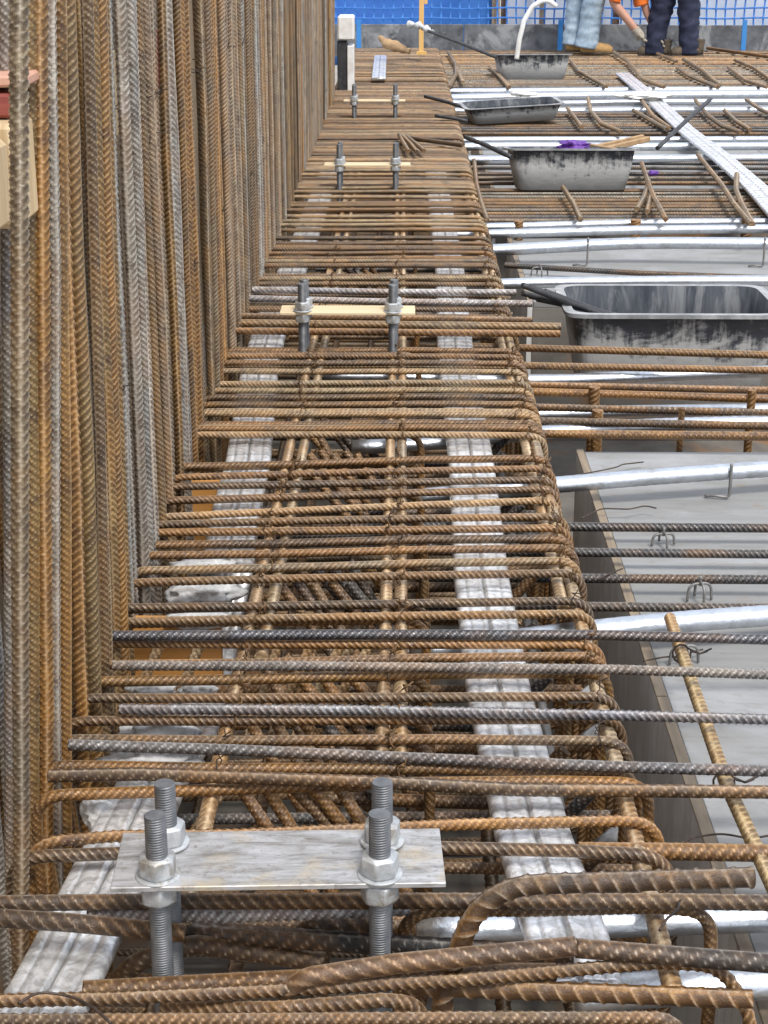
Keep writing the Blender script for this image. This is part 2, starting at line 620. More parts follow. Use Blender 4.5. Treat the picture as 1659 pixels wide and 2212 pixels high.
ORD = ['first', 'second', 'third', 'fourth', 'fifth', 'sixth', 'seventh', 'eighth', 'ninth', 'tenth', 'eleventh', 'twelfth',
       'thirteenth', 'fourteenth', 'fifteenth', 'sixteenth', 'seventeenth', 'eighteenth', 'nineteenth', 'twentieth']

# ================================================================== THE SETTING
DECK = 0.0
XE = 0.405          # inner face of the right side form
TOP = 0.11          # centre height of the stirrup tops
BOT = -0.36
structure(obj('ground', box_mesh('ground', (-400, -300, -4.2), (400, 900, -4.0), M['ground'], 0)))

BANDS = [(3.72, 5.35), (6.52, 7.62), (9.42, 10.62), (12.25, 15.75)]
# deck made of plywood sheets
deck = structure(obj('deck', box_mesh('deck', (-3.5, -3.0, -0.62), (6.0, 16.6, -0.47), M['soffit'], 0)))
segs = []
y = -3.0
for b0, b1 in BANDS:
    segs.append((y, b0))
    y = b1
segs.append((y, 16.6))
for (a, b) in segs:
    yy = a
    while yy < b - 0.01:
        y2 = min(b, yy + 1.2)
        x = XE + 0.018
        k = 0
        while x < 5.5:
            x2 = min(5.6, x + (1.5 if k == 0 else 2.4))
            obj('plywood_sheet', box_mesh('plywood_sheet', (x + 0.0015, yy + 0.0015, -0.018), (x2 - 0.0015, y2 - 0.0015, random.uniform(-0.001, 0.001)), M['deck'], 0.001), deck)
            x = x2
            k += 1
        yy = y2
    # side form along the main beam and the returns along the cross beams
    yy = a
    while yy < b - 0.01:
        y2 = min(b, yy + 1.8)
        o = obj('side_form_board', box_mesh('side_form_board', (XE, yy + 0.002, -0.47), (XE + 0.017, y2 - 0.002, 0.001), M['side_ply'], 0.001), deck)
        obj('board_edge', box_mesh('board_edge', (XE - 0.001, yy + 0.002, 0.0012), (XE + 0.0165, y2 - 0.002, 0.006), M['ply_edge'], 0.001), o)
        yy = y2
    for q, e in ((b, 1), (a, -1)):
        if -2.9 < q < 16.5:
            lo, hi = (q - 0.017, q) if e > 0 else (q, q + 0.017)
            obj('side_form_board', box_mesh('side_form_board', (XE + 0.018, lo, -0.47), (5.55, hi, -0.0195), M['soffit'], 0.001), deck)
# left wall form: tall plywood panels on the far side of the wall bars
wallform = thing('wall_form', 'plywood wall form panels standing behind the dense vertical bars', 'formwork', (-0.86, 2.0, -0.47))
yy = 0.2
while yy < 11.6:
    y2 = yy + 1.2
    obj('plywood_panel', box_mesh('plywood_panel', (-0.018, yy - 2.0 + 0.002, 0.0), (0.0, y2 - 2.0 - 0.002, 1.75), M['old_timber'], 0.001), wallform)
    yy = y2

# ================================================================== WALL BARS
wall = thing('wall_reinforcement', 'dense rows of rusty vertical bars standing along the left side', 'rebar wall', (-0.475, 2.0, BOT))
vm = []
for i, (r, tw) in enumerate(((0.0095, 0.3), (0.0085, 1.4), (0.008, 0.9), (0.0098, 2.2))):
    vm.append(rebar_mesh('vertical_bar', [(random.uniform(-1, 1) * 0.003, random.uniform(-1, 1) * 0.003, 2.25 * q / 8) for q in range(9)], r, 0.2, pitch=0.0115 if r > 0.009 else 0.0100, twist=tw, slope=2.0, wob=0, nseg=14))


VG = (0.33, 0.205, 0.070, 0.25)
VO = (0.29, 0.150, 0.036, 0.25)
VB = (0.24, 0.165, 0.085, 0.40)
VS = (0.40, 0.375, 0.320, 0.60)
VT = (0.36, 0.270, 0.170, 0.25)


def vcolor(x):
    """colours met along the wall, keyed by sighted position"""
    table = [(0, VO), (60, VG), (95, VO), (125, VS), (140, VG), (165, VB), (190, VG), (215, VO), (238, VS), (320, VB), (335, VT), (352, VO), (372, VS),
             (392, VO), (420, VB), (455, VO), (475, VS), (490, VT), (520, VB), (548, VS), (560, VT), (600, VB), (640, VT), (2000, VT)]
    c = table[0][1]
    for a, b in table:
        if x >= a:
            c = b
    return c


def sight_x(X, Y, Z):
    v = _R.transposed() @ Vector((X, Y, Z - CAM_Z))
    return 829.5 + 3600 * v.x / -v.z


nv = 0
# the nearest bars lean a little: given by where their feet and heads are
for (xb, yb, xt, r_, c_) in ((44, 1880, 45, 0, (0.31, 0.245, 0.155, 0.45)), (99, 1655, 88, 0, VO), (72, 1660, 64, 1, VG), (120, 1640, 110, 2, VS), (24, 1660, 14, 1, VS), (142, 1618, 128, 1, VO)):
    f_ = P(xb, yb, TOP)
    h_ = PY(xt, 0, f_.y)
    d_ = h_ - f_
    d_ = d_ / d_.z
    o_ = f_ + d_ * (BOT - TOP)
    q_ = d_.to_track_quat('Z', 'Y').to_euler()
    obj('vertical_bar', vm[r_], wall, o_ - wall.location, q_, None, jit(c_, 0.1))
yv = 1.97
while yv < 11.25:
    X = -0.456 + random.uniform(-0.010, 0.008)
    sx = sight_x(X, yv, 0.5)
    if yv > 2.10:
        k = 0 if yv < 2.25 else random.choice((1, 2, 2, 1, 0) if yv < 5 else (1, 2, 2))
        c = jit(vcolor(sx), 0.22)
        if random.random() < 0.16:
            c = jit(random.choice((VS, VG, VO, VS)), 0.15)
        o = obj('vertical_bar', vm[k], wall, (X + 0.475, yv - 2.0, random.uniform(-0.05, 0.02)),
                (random.uniform(-0.006, 0.006), random.uniform(-0.006, 0.006) + max(0.0, (2.95 - yv)) * 0.035, 0.0), None, c)
        o.rotation_euler.rotate_axis('Z', random.uniform(0, 6.28))
        nv += 1
    yv += random.uniform(0.038, 0.060) if yv < 6 else random.uniform(0.048, 0.066)
yv = 1.95
while yv < 9.0:
    X = -0.545 + random.uniform(-0.02, 0.02)
    c = jit(random.choice((VO, VB, VG, VS)), 0.2)
    obj('vertical_bar', vm[random.choice((1, 2))], wall, (X + 0.475, yv - 2.0, random.uniform(-0.05, 0.02)),
        (random.uniform(-0.006, 0.006), random.uniform(-0.010, 0.010), random.uniform(0, 6.28)), None, c)
    yv += random.uniform(0.09, 0.15)
yv = 1.98
while yv < 4.6:
    X = -0.70 + random.uniform(-0.03, 0.03)
    c = jit(random.choice((VS, VB, VG)), 0.2)
    obj('vertical_bar', vm[random.choice((0, 1, 2))], wall, (X + 0.475, yv - 2.0, random.uniform(-0.05, 0.02)),
        (random.uniform(-0.006, 0.006), random.uniform(-0.012, 0.012), random.uniform(0, 6.28)), None, c)
    yv += random.uniform(0.08, 0.14)


# tie wire: loop and two twisted tails, one continuous wire
def tie_mesh(R=0.0105, tail=0.03, seed=0, wr=0.0011):
    rr = random.Random(seed)
    pts = [Vector((0.006, R + 0.006 + tail, 0.4 * tail)), Vector((0.003, R + 0.004 + tail * 0.4, 0.012))]
    for k in range(11):
        a = 0.5 * PI - k / 10 * 2 * PI * 0.98
        pts.append(Vector((0.004 * (k / 10 - 0.5) * 2, math.sin(a) * (R + wr), math.cos(a) * (R + wr))))
    pts += [Vector((-0.004, R + 0.005 + tail * 0.3, 0.010)), Vector((0.008 + rr.uniform(-.01, .01), R + tail * rr.uniform(0.7, 1.1), tail * rr.uniform(0.2, 0.8)))]
    return tube_mesh('tie_wire', pts, wr, M['wire'], 5, 0.0, 0.004)


ties = [tie_mesh(0.0100, 0.016, s, 0.0009) for s in range(4)]
knots = [tie_mesh(0.0098, 0.014, 10 + s, 0.0013) for s in range(4)]
for k_ in knots:
    k_.materials[0] = M['rust_wire']
for k in range(18):
    yv = 2.15 + k * 0.2 + random.uniform(-0.03, 0.03)
    z = random.choice((0.86, 0.47)) + random.uniform(-0.02, 0.02)
    obj('tie_wire', random.choice(ties), wall, (random.uniform(-0.003, 0.004), yv - 2.0, z - BOT), (0, -PI / 2, random.uniform(-1.9, -1.2)), (1.15, 1.15, 1.15))
# thin crossing wire that links neighbouring verticals
for (xa, ya, xb, yb) in ((78, 505, 150, 432), (150, 420, 232, 362), (246, 325, 355, 282), (40, 560, 80, 520), (520, 165, 640, 60)):
    pa, pb = [None, None], None
    A = ray(xa, ya)
    B_ = ray(xb, yb)
    A = A * (-0.458 / A.x) + Vector((0, 0, CAM_Z))
    B_ = B_ * (-0.458 / B_.x) + Vector((0, 0, CAM_Z))
    pts = []
    for s in range(9):
        q = A.lerp(B_, s / 8)
        pts.append(q + Vector((random.uniform(-0.004, 0.008), 0, random.uniform(-0.006, 0.006))))
    obj('tie_wire', tube_mesh('tie_wire', [p - wall.location for p in pts], 0.0012, M['wire'], 5, 0.0, 0.006), wall)

# timber pieces that poke through the wall bars on the left
tb = thing('timber_waler', 'pale pine beam end poking through the vertical bars at left', 'timber beam', (-0.7, 1.90, 0.84))
obj('beam', box_mesh('beam', (-0.16, -0.055, 0.0), (0.274, 0.052, 0.115), M['timber'], 0.006), tb)
obj('end_block', box_mesh('end_block', (-0.16, -0.14, 0.008), (0.268, -0.058, 0.10), M['timber'], 0.006), tb)
rb = tag(obj('red_batten', box_mesh('red_batten', (-0.13, -0.05, 0.0), (0.185, 0.03, 0.026), M['red_ply'], 0.003), None, (-0.62, 1.93, 0.9575)),
         'dark red painted batten lying on the pine beam at left', 'batten')
tag(obj('pink_board', box_mesh('pink_board', (-0.13, -0.05, 0.0), (0.205, 0.05, 0.013), M['pink'], 0.003), None, (-0.62, 1.925, 0.984), (0, math.radians(-2), 0.03)),
    'pinkish thin board resting on the dark red batten at left', 'board')
for (x, y0, y1, nm, lab) in ((530 * .6636, 65, 190, 'red_ply', 'thin red edged batten standing between vertical bars'), (348 * .6636, 110, 300, 'timber', 'thin pale batten standing between grey vertical bars')):
    A = ray(x, y0)
    A = A * (-0.500 / A.x) + Vector((0, 0, CAM_Z))
    B_ = ray(x, y1)
    B_ = B_ * (-0.500 / B_.x) + Vector((0, 0, CAM_Z))
    tag(obj('batten', box_mesh('batten', (-0.02, -0.02, 0), (0.012, 0.02, abs(A.z - B_.z)), M[nm], 0.002), None, (-0.50, A.y, min(A.z, B_.z))), lab, 'batten')

# stop-end of the wall at its far end
se = thing('stop_end_box', 'white framed black stop-end box at the far end of the bar wall', 'stop end', (-0.39, 11.45, 0.10))
obj('core', box_mesh('core', (-0.055, 0.0, 0.0), (0.010, 0.18, 0.33), M['black'], 0.004), se)
obj('frame_post', box_mesh('frame_post', (0.012, -0.01, 0.0), (0.055, 0.19, 0.30), M['white'], 0.004), se)
obj('cap', box_mesh('cap', (-0.05, -0.02, 0.335), (0.058, 0.2, 0.49), M['white'], 0.01), se)

# ================================================================== BEAM CAGE
cage = thing('beam_cage', 'long rusty beam reinforcement cage of closely spaced stirrups running into the distance', 'rebar cage', (-0.07, 2.0, BOT))
XL, XR = -0.480, 0.312


def stirrup_mesh(w, depth, r, seed):
    random.seed(100 + seed)
    z = lambda: random.uniform(-0.002, 0.002)
    pts = [(0.012, 0, -depth * 0.55), (0.003, 0, -0.12), (0, 0, 0), (w * 0.33, 0.004 * random.uniform(-1, 1), z()), (w * 0.66, 0.004 * random.uniform(-1, 1), z()),
           (w, 0, 0), (w - 0.004, 0, -depth * 0.5), (w - 0.008, 0, -depth), (0.03, 0.012, -depth), ]
    return rebar_mesh('stirrup', pts, r, 0.042, nseg=14, pitch=0.0100, slope=1.9)


stm = [stirrup_mesh(XR - XL, 0.45, r, i) for i, r in enumerate((0.0070, 0.0073, 0.0068, 0.0071))]
inm = [stirrup_mesh(0.522, 0.44, 0.0068, 10 + i) for i in range(2)]
random.seed(21)


def add_stirrup(yl, yr, z=TOP, me=None, color=None, w=1.0, x0=XL):
    ang = math.atan2(yr - yl, XR - XL)
    me = me or random.choice(stm)
    return obj('stirrup', me, cage, Vector((x0, yl, z)) - cage.location, (random.uniform(-0.05, 0.05), random.uniform(-0.004, 0.004), ang), (w, 1, 1), color or jit(random.choice((RUST, ORANGE, BROWN, RUST)), 0.15))


near = [((385, 1008), (1195, 990)), ((380, 1031), (1210, 1014)), ((375, 1054), (1215, 1037)), ((365, 1079), (1225, 1055)), ((360, 1114), (1235, 1077)),
        ((355, 1131), (1245, 1115)), ((350, 1151), (1255, 1140)), ((340, 1177), (1262, 1162)), ((330, 1203), (1268, 1187)), ((310, 1230), (1275, 1209)),
        ((300, 1262), (1280, 1243)), ((285, 1315), (1290, 1300)), ((260, 1345), (1300, 1327)), ((240, 1390), (1310, 1390)), ((235, 1438), (1310, 1419)),
        ((200, 1469), (1325, 1452)), ((180, 1508), (1340, 1506)), ((160, 1556), (1350, 1552)), ((140, 1598), (1370, 1601)), ((115, 1655), (1385, 1672))]
for i, (a, b) in enumerate(near):
    A, B_ = P(a[0], a[1], TOP), P(b[0], b[1], TOP)
    s = (B_.y - A.y) / (B_.x - A.x)
    yl = A.y + (XL - A.x) * s
    yr = A.y + (XR - A.x) * s
    col = jit((RUST, ORANGE, BROWN, RUST, TANB)[i % 5] if i < 11 else random.choice((ORANGE, RUST, ORANGE, BROWN)), 0.12)
    add_stirrup(yl, yr, TOP + random.uniform(-0.003, 0.003), None, col)
    if i % 3 == 0 or i in (5, 11, 17):
        add_stirrup(yl + 0.015, yr + 0.015, TOP - random.uniform(0.004, 0.010), random.choice(inm), jit(random.choice((ORANGE, RUST)), 0.12))
mid = [940, 928, 915, 895, 878, 860, 845, 829, 801, 787, 768, 757, 715, 698, 684, 669, 657, 636, 614, 603, 598, 575, 564, 557, 548, 540, 533, 525, 516,
       497, 488, 479, 467, 455, 446, 440, 426, 415]
for i, yy in enumerate(mid):
    Y = P(850, yy, TOP).y
    dy = random.uniform(-0.006, 0.010)
    add_stirrup(Y - dy, Y + dy, TOP + random.uniform(-0.003, 0.003), None, jit(random.choice((BROWN, RUST, TANB, RUST)), 0.15))
    if i % 2 == 1:
        add_stirrup(Y - dy + 0.028, Y + dy + 0.026, TOP - random.uniform(0.002, 0.012), None, jit(random.choice((BROWN, RUST, TANB)), 0.15))
    if i % 5 == 0:
        add_stirrup(Y - dy + 0.02, Y + dy + 0.02, TOP - random.uniform(0, 0.006), random.choice(inm))
Y = P(850, 408, TOP).y
gap = 0
while Y < 15.4:
    add_stirrup(Y, Y + random.uniform(-0.01, 0.01), TOP + random.uniform(-0.004, 0.004), None, jit(random.choice((BROWN, RUST, TANB, BROWN, TANB)), 0.2))
    Y += random.uniform(0.036, 0.060) if random.random() > 0.07 else 0.12

# the two nearest closed stirrups and bars that need their own bends are separate meshes of the cage
def cage_bar(name, pts, r=0.008, bend=0.0, color=RUST, pitch=0.0105, **kw):
    me = rebar_mesh(name, [Vector(p) - cage.location for p in pts], r, bend, pitch, **kw)
    return obj(name, me, cage, None, None, None, color)


Z1 = TOP
def down(p, dz=0.22, dx=0.0, dy=0.0):
    return Vector((p.x + dx, p.y + dy, p.z - dz))


# near rows with visible right hand bends
a = [P(75, 1719, Z1), P(470, 1706, Z1), P(840, 1692, Z1), P(1200, 1688, Z1), P(1402, 1692, Z1)]
cage_bar('stirrup', [down(a[0], 0.3)] + a + [down(a[-1], 0.12, 0.004, -0.004), down(a[-1], 0.4, 0.0)], 0.0072, 0.04, ORANGE)
a = [P(58, 1822, Z1), P(250, 1806, Z1 + 0.002), P(520, 1803, Z1), P(1000, 1781, Z1), P(1425, 1772, Z1)]
cage_bar('stirrup', [down(a[0], 0.3)] + a + [down(a[-1], 0.11, 0.003, -0.01), down(a[-1], 0.4)], 0.0074, 0.045, ORANGE)
a = [P(20, 1852, Z1), P(250, 1844, Z1), P(940, 1831, Z1), P(1240, 1838, Z1), P(1450, 1850, Z1)]
cage_bar('stirrup', [down(a[0], 0.3)] + a + [down(a[-1], 0.10, 0.004, -0.012), down(a[-1], 0.4)], 0.0073, 0.045, BROWN)
a = [P(870, 1967, Z1), P(1150, 1967, Z1), P(1420, 1960, Z1), P(1535, 1972, Z1)]
cage_bar('stirrup', [down(a[0], 0.3, -0.01)] + a + [down(a[-1], 0.10, 0.006, -0.004), down(a[-1], 0.38)], 0.0071, 0.045, RUST)
a = [P(-60, 2163, Z1), P(250, 2156, Z1), P(700, 2134, Z1), P(1000, 2116, Z1), P(1420, 2079, Z1), P(1560, 2086, Z1)]
cage_bar('stirrup', a + [down(a[-1], 0.05, 0.03, -0.02), down(a[-1], 0.35, 0.03, -0.03)], 0.0072, 0.05, RUST)
a = [P(-60, 2205, Z1), P(500, 2203, Z1), P(1000, 2200, Z1), P(1440, 2200, Z1)]
cage_bar('stirrup', a + [down(a[-1], 0.03, 0.03, -0.005), down(a[-1], 0.3, 0.035, -0.01)], 0.0074, 0.03, BROWN)
a = [P(350, 2178, Z1 - 0.03), P(600, 2178, Z1 - 0.012), P(830, 2160, Z1 - 0.005), P(900, 2168, Z1 - 0.015)]
cage_bar('stirrup', a + [down(a[-1], 0.1, 0.03, 0)], 0.0078, 0.04, RUST)
# longitudinal bars under the stirrup tops
zl = TOP - 0.019
TANL = (0.47, 0.335, 0.185, 0.08)
for (X0, X1, r, y0, y1, c, zz) in ((-0.247, -0.225, 0.0115, 1.62, 15.2, TANL, zl), (-0.217, -0.198, 0.0115, 2.35, 9.4, TANL, zl), (-0.027, -0.022, 0.0115, 1.7, 15.2, TANL, zl),
                                   (-0.002, -0.001, 0.0118, 2.02, 13, TANL, zl), (0.268, 0.264, 0.0115, 2.55, 13, TANL, zl - 0.003), (0.290, 0.287, 0.0118, 1.5, 15.2, TANL, zl - 0.001)):
    n = max(1, int((y1 - y0) / 4.5) + 1)
    for k in range(n):
        ya = y0 + (y1 - y0) * k / n
        yb = y0 + (y1 - y0) * (k + 1) / n + (0.25 if k < n - 1 else 0)
        xa = X0 + (X1 - X0) * k / n
        xb = X0 + (X1 - X0) * (k + 1) / n
        cage_bar('longitudinal_bar', [(xa + 0.0 * k, ya, zz), (xb, yb, zz)], r, 0, jit(c, 0.1), 0.014, nseg=12, per=4, ribh=0.0004)
# lower layer: bottom bars, cross bars and hooked bars inside the cage
for X in (-0.36, -0.25, -0.12, 0.02, 0.15, 0.25):
    cage_bar('longitudinal_bar', [(X, 1.2, BOT + 0.03), (X, 9.0, BOT + 0.03)], 0.012, 0, jit(BROWN), 0.02, nseg=10, per=4)
lowm = rebar_mesh('cross_bar', [(0, 0, 0), (0.66, 0, 0)], 0.008, nseg=12)
hookm = rebar_mesh('hooked_bar', [(0, 0, 0), (0.30, 0, 0), (0.375, 0, 0.09)], 0.009, 0.05, nseg=12)
diagm = rebar_mesh('inclined_bar', [(0, 0, 0), (0.12, -0.07, -0.14)], 0.0085, nseg=12)
diag2 = rebar_mesh('inclined_bar', [(0, 0, 0), (-0.075, -0.05, -0.15)], 0.0085, nseg=12)
random.seed(33)
Y = 1.75
while Y < 6:
    obj('cross_bar', lowm, cage, Vector((-0.33 + random.uniform(-0.02, 0.02), Y, random.choice((-0.02, -0.05, 0.01)))) - cage.location, (0, 0, random.uniform(-0.03, 0.03)), None, jit(random.choice((DARKS, BROWN, RUST))))
    if Y < 4.5:
        obj('hooked_bar', hookm, cage, Vector((-0.13 + random.uniform(-0.02, 0.02), Y + 0.06, -0.035 + random.uniform(-0.02, 0.01))) - cage.location, (0, 0, random.uniform(-0.05, 0.05)), None, jit(random.choice((DARKS, DARKS, BROWN))))
    Y += random.uniform(0.16, 0.24)
for (yy, n, x0) in ((1690, 5, 505), (1530, 5, 520), (1425, 4, 560), (1265, 5, 600), (1225, 5, 640), (985, 6, 640), (920, 5, 650), (775, 5, 690), (588, 5, 730)):
    for k in range(n):
        q = P(x0 + k * (54 if yy > 1400 else 38 if yy > 1100 else 26 if yy > 800 else 18), yy - random.uniform(0, 12), 0.07)
        obj('inclined_bar', diagm, cage, q - cage.location, (random.uniform(-0.1, 0.1), random.uniform(-0.1, 0.1), random.uniform(-0.2, 0.2)), None, jit(random.choice((BROWN, RUST, ORANGE, DARKS))))
for (xx, yy) in ((345, 1395), (430, 1395), (600, 1395), (670, 1395), (735, 1395), (800, 1395), (470, 1720), (700, 1345), (790, 1345)):
    q = P(xx, yy, 0.06)
    obj('inclined_bar', diag2, cage, q - cage.location, (random.uniform(-0.1, 0.1), random.uniform(-0.1, 0.1), random.uniform(-0.2, 0.2)), None, jit(TANB))
# tie wires on the crossings
random.seed(5)
for i, (a, b) in enumerate(near):
    A, B_ = P(a[0], a[1], TOP), P(b[0], b[1], TOP)
    for X in (-0.235, -0.012, 0.278):
        if random.random() < 0.9:
            s = (B_.y - A.y) / (B_.x - A.x)
            obj('tie_wire', random.choice(knots + ties[:1]), cage, Vector((X + random.uniform(-0.012, 0.012), A.y + (X - A.x) * s, TOP)) - cage.location, (random.uniform(0.6, 2.2), random.uniform(-0.4, 0.4), random.uniform(-0.7, 0.7)))
for yy in mid[:26]:
    for X in (-0.232, -0.010, 0.276):
        if random.random() < 0.7:
            obj('tie_wire', random.choice(knots), cage, Vector((X + random.uniform(-0.015, 0.015), P(850, yy, TOP).y, TOP)) - cage.location, (random.uniform(0.6, 2.2), random.uniform(-0.4, 0.4), random.uniform(-0.7, 0.7)))

# ------------------------------------------------------------------ bars that lie loose on the cage near the camera
def bar(name, pts, r, bend, color, label, cat='rebar', pitch=0.0105, group=None, **kw):
    base = Vector(pts[0])
    me = rebar_mesh(name, [Vector(p) - base for p in pts], r, bend, pitch, **kw)
    return tag(obj(name, me, None, base, None, None, color), label, cat, group)


ZT = TOP + 0.0175
bar('slab_bar', [P(243, 1374, ZT), P(760, 1371, ZT), P(1300, 1372, ZT - 0.004), P(2050, 1392, ZT - 0.03)], 0.0074, 0, (0.125, 0.130, 0.145, 0.85), 'blue grey steel bar crossing the whole cage just behind the orange form board')
bar('slab_bar', [P(243, 1438, ZT), P(700, 1439, ZT), P(1325, 1446, ZT - 0.003), P(2050, 1470, ZT - 0.03)], 0.0074, 0, (0.25, 0.225, 0.195, 0.60), 'bright steel bar crossing the cage, second of the four grey ones from the back')
bar('slab_bar', [P(258, 1532, ZT), P(760, 1534, ZT), P(1325, 1545, ZT), P(2050, 1565, ZT - 0.03)], 0.0074, 0, (0.24, 0.245, 0.26, 0.80), 'shiny steel bar crossing the cage, third of the four grey ones from the back')
bar('slab_bar', [P(148, 1609, ZT + 0.008), P(500, 1620, ZT + 0.002), P(900, 1638, ZT), P(1310, 1656, ZT), P(2050, 1676, ZT - 0.03)], 0.0076, 0, (0.20, 0.195, 0.19, 0.75), 'slanting grey steel bar crossing the cage, nearest of the four grey ones', pitch=0.012)
bar('thick_bar', [P(105, 1676, ZT), P(300, 1672, ZT + 0.004), P(840, 1691, ZT), P(1120, 1706, ZT - 0.006), P(1410, 1708, ZT - 0.012), P(2050, 1716, ZT - 0.02)], 0.0092, 0, BROWN, 'thick worn brown bar crossing the cage right behind the near bolts', pitch=0.015, ribh=0.0007)
bar('thick_bar', [P(1250, 1838, TOP - 0.02), P(1480, 1840, TOP - 0.02), P(2000, 1850, TOP - 0.02)], 0.0105, 0, ORANGE, 'orange brown bar passing out of the cage beside the near plate end', pitch=0.013)
bar('thick_bar', [P(-80, 1952, ZT - 0.002), P(20, 1951, ZT), P(400, 1947, ZT), P(950, 1946, ZT), P(1450, 1947, ZT), P(2000, 1955, ZT)], 0.0098, 0, BROWN, 'thick brown bar crossing the whole view just in front of the near plate', pitch=0.014, ribh=0.001)
bar('pale_bar', [P(190, 1972, TOP), P(500, 1978, TOP), P(885, 1962, TOP)], 0.0085, 0, PALE, 'pale scale-covered bar lying behind the near bolt shafts')
bar('thick_bar', [P(-80, 1978, ZT), P(150, 1993, ZT), P(400, 2016, ZT - 0.014)], 0.0108, 0, BROWN, 'rust brown bar entering at the left edge below the near plate', pitch=0.017, ribh=0.001)
bar('dark_bar', [P(300, 2005, TOP - 0.03), P(620, 2027, TOP - 0.03), P(1000, 2052, TOP - 0.02), P(1240, 2064, TOP - 0.015)], 0.0128, 0, BLACKS, 'thick shadow-dark bar with dotted ribs running between the near bolts', pitch=0.021, ribh=0.0016)  # the shadow it lies in is put into its near-black colour
bar('cut_bar', [P(655, 2022, 0.055), P(690, 1996, 0.075), P(798, 1996, 0.075)], 0.013, 0.03, BLACKS, 'short black cut bar with bright sawn end behind the right near bolt', pitch=0.02)
# thick hooked bar, rising out of the cage and bent to the right
p = P(1065, 1914, 0.205)
pe = P(1627, 1895, 0.205)
bar('hooked_bar', [Vector((p.x - 0.055, p.y - 0.02, -0.15)), Vector((p.x - 0.052, p.y - 0.015, 0.08)), Vector((p.x - 0.012, p.y, 0.205)), pe], 0.0118, 0.085, BROWN, 'thick hooked bar rising from the cage and bent right with a cut end', pitch=0.020, ribh=0.0022, slope=0.9)
bar('cut_bar', [P(610, 2150, 0.10), P(660, 2112, 0.125), P(850, 2082, 0.135), P(1243, 2044, 0.14)], 0.0104, 0.03, (0.21, 0.13, 0.07, 0.35), 'thick cement-spattered bar with a cut end in front of the near bolts', pitch=0.02, ribh=0.0018)
bar('thick_bar', [P(1244, 2048, 0.13), P(1420, 2062, 0.125), P(1700, 2084, 0.125), P(2000, 2100, 0.12)], 0.0112, 0, (0.11, 0.09, 0.07, 0.5), 'grey brown bar leaving the right edge beyond the cement-spattered bar', pitch=0.02, ribh=0.0009)
bar('cut_bar', [P(870, 2130, 0.085), P(1100, 2138, 0.09), P(1625, 2158, 0.095)], 0.0108, 0, RUST, 'thick orange brown bar with blunt cut end at lower right', pitch=0.02, ribh=0.002, slope=0.9)
bar('curved_bar', [P(255, 2120, 0.02), P(300, 2072, 0.07), P(420, 2040, 0.075), P(700, 2078, 0.05)], 0.011, 0.05, BROWN, 'curved dark brown bar beside the left near flat duct', pitch=0.02)
bar('thick_bar', [P(180, 2140, 0.095), P(600, 2118, 0.10), P(960, 2100, 0.10), P(1200, 2102, 0.09)], 0.0098, 0, RUST, 'brown bar running just above the bottom edge at the bottom of the view', pitch=0.018)
random.seed(8)


def lump(name, c, size, mat, seed, rough=0.35, sub=3, freq=3.0):
    import bmesh
    bm = bmesh.new()
    bmesh.ops.create_icosphere(bm, subdivisions=sub, radius=1)
    off = Vector((seed * 3.7, seed * 1.3, seed * 7.1))
    for v in bm.verts:
        n = mnoise.fractal(v.co * freq + off, 0.9, 2.0, 4)
        v.co = v.co * (1 + rough * n)
        v.co = Vector((v.co.x * size[0], v.co.y * size[1], v.co.z * size[2]))
    me = bpy.data.meshes.new(name)
    bm.to_mesh(me)
    bm.free()
    me.materials.append(mat)
    me.polygons.foreach_set('use_smooth', np.ones(len(me.polygons), dtype=bool))
    return obj(name, me, None, c)


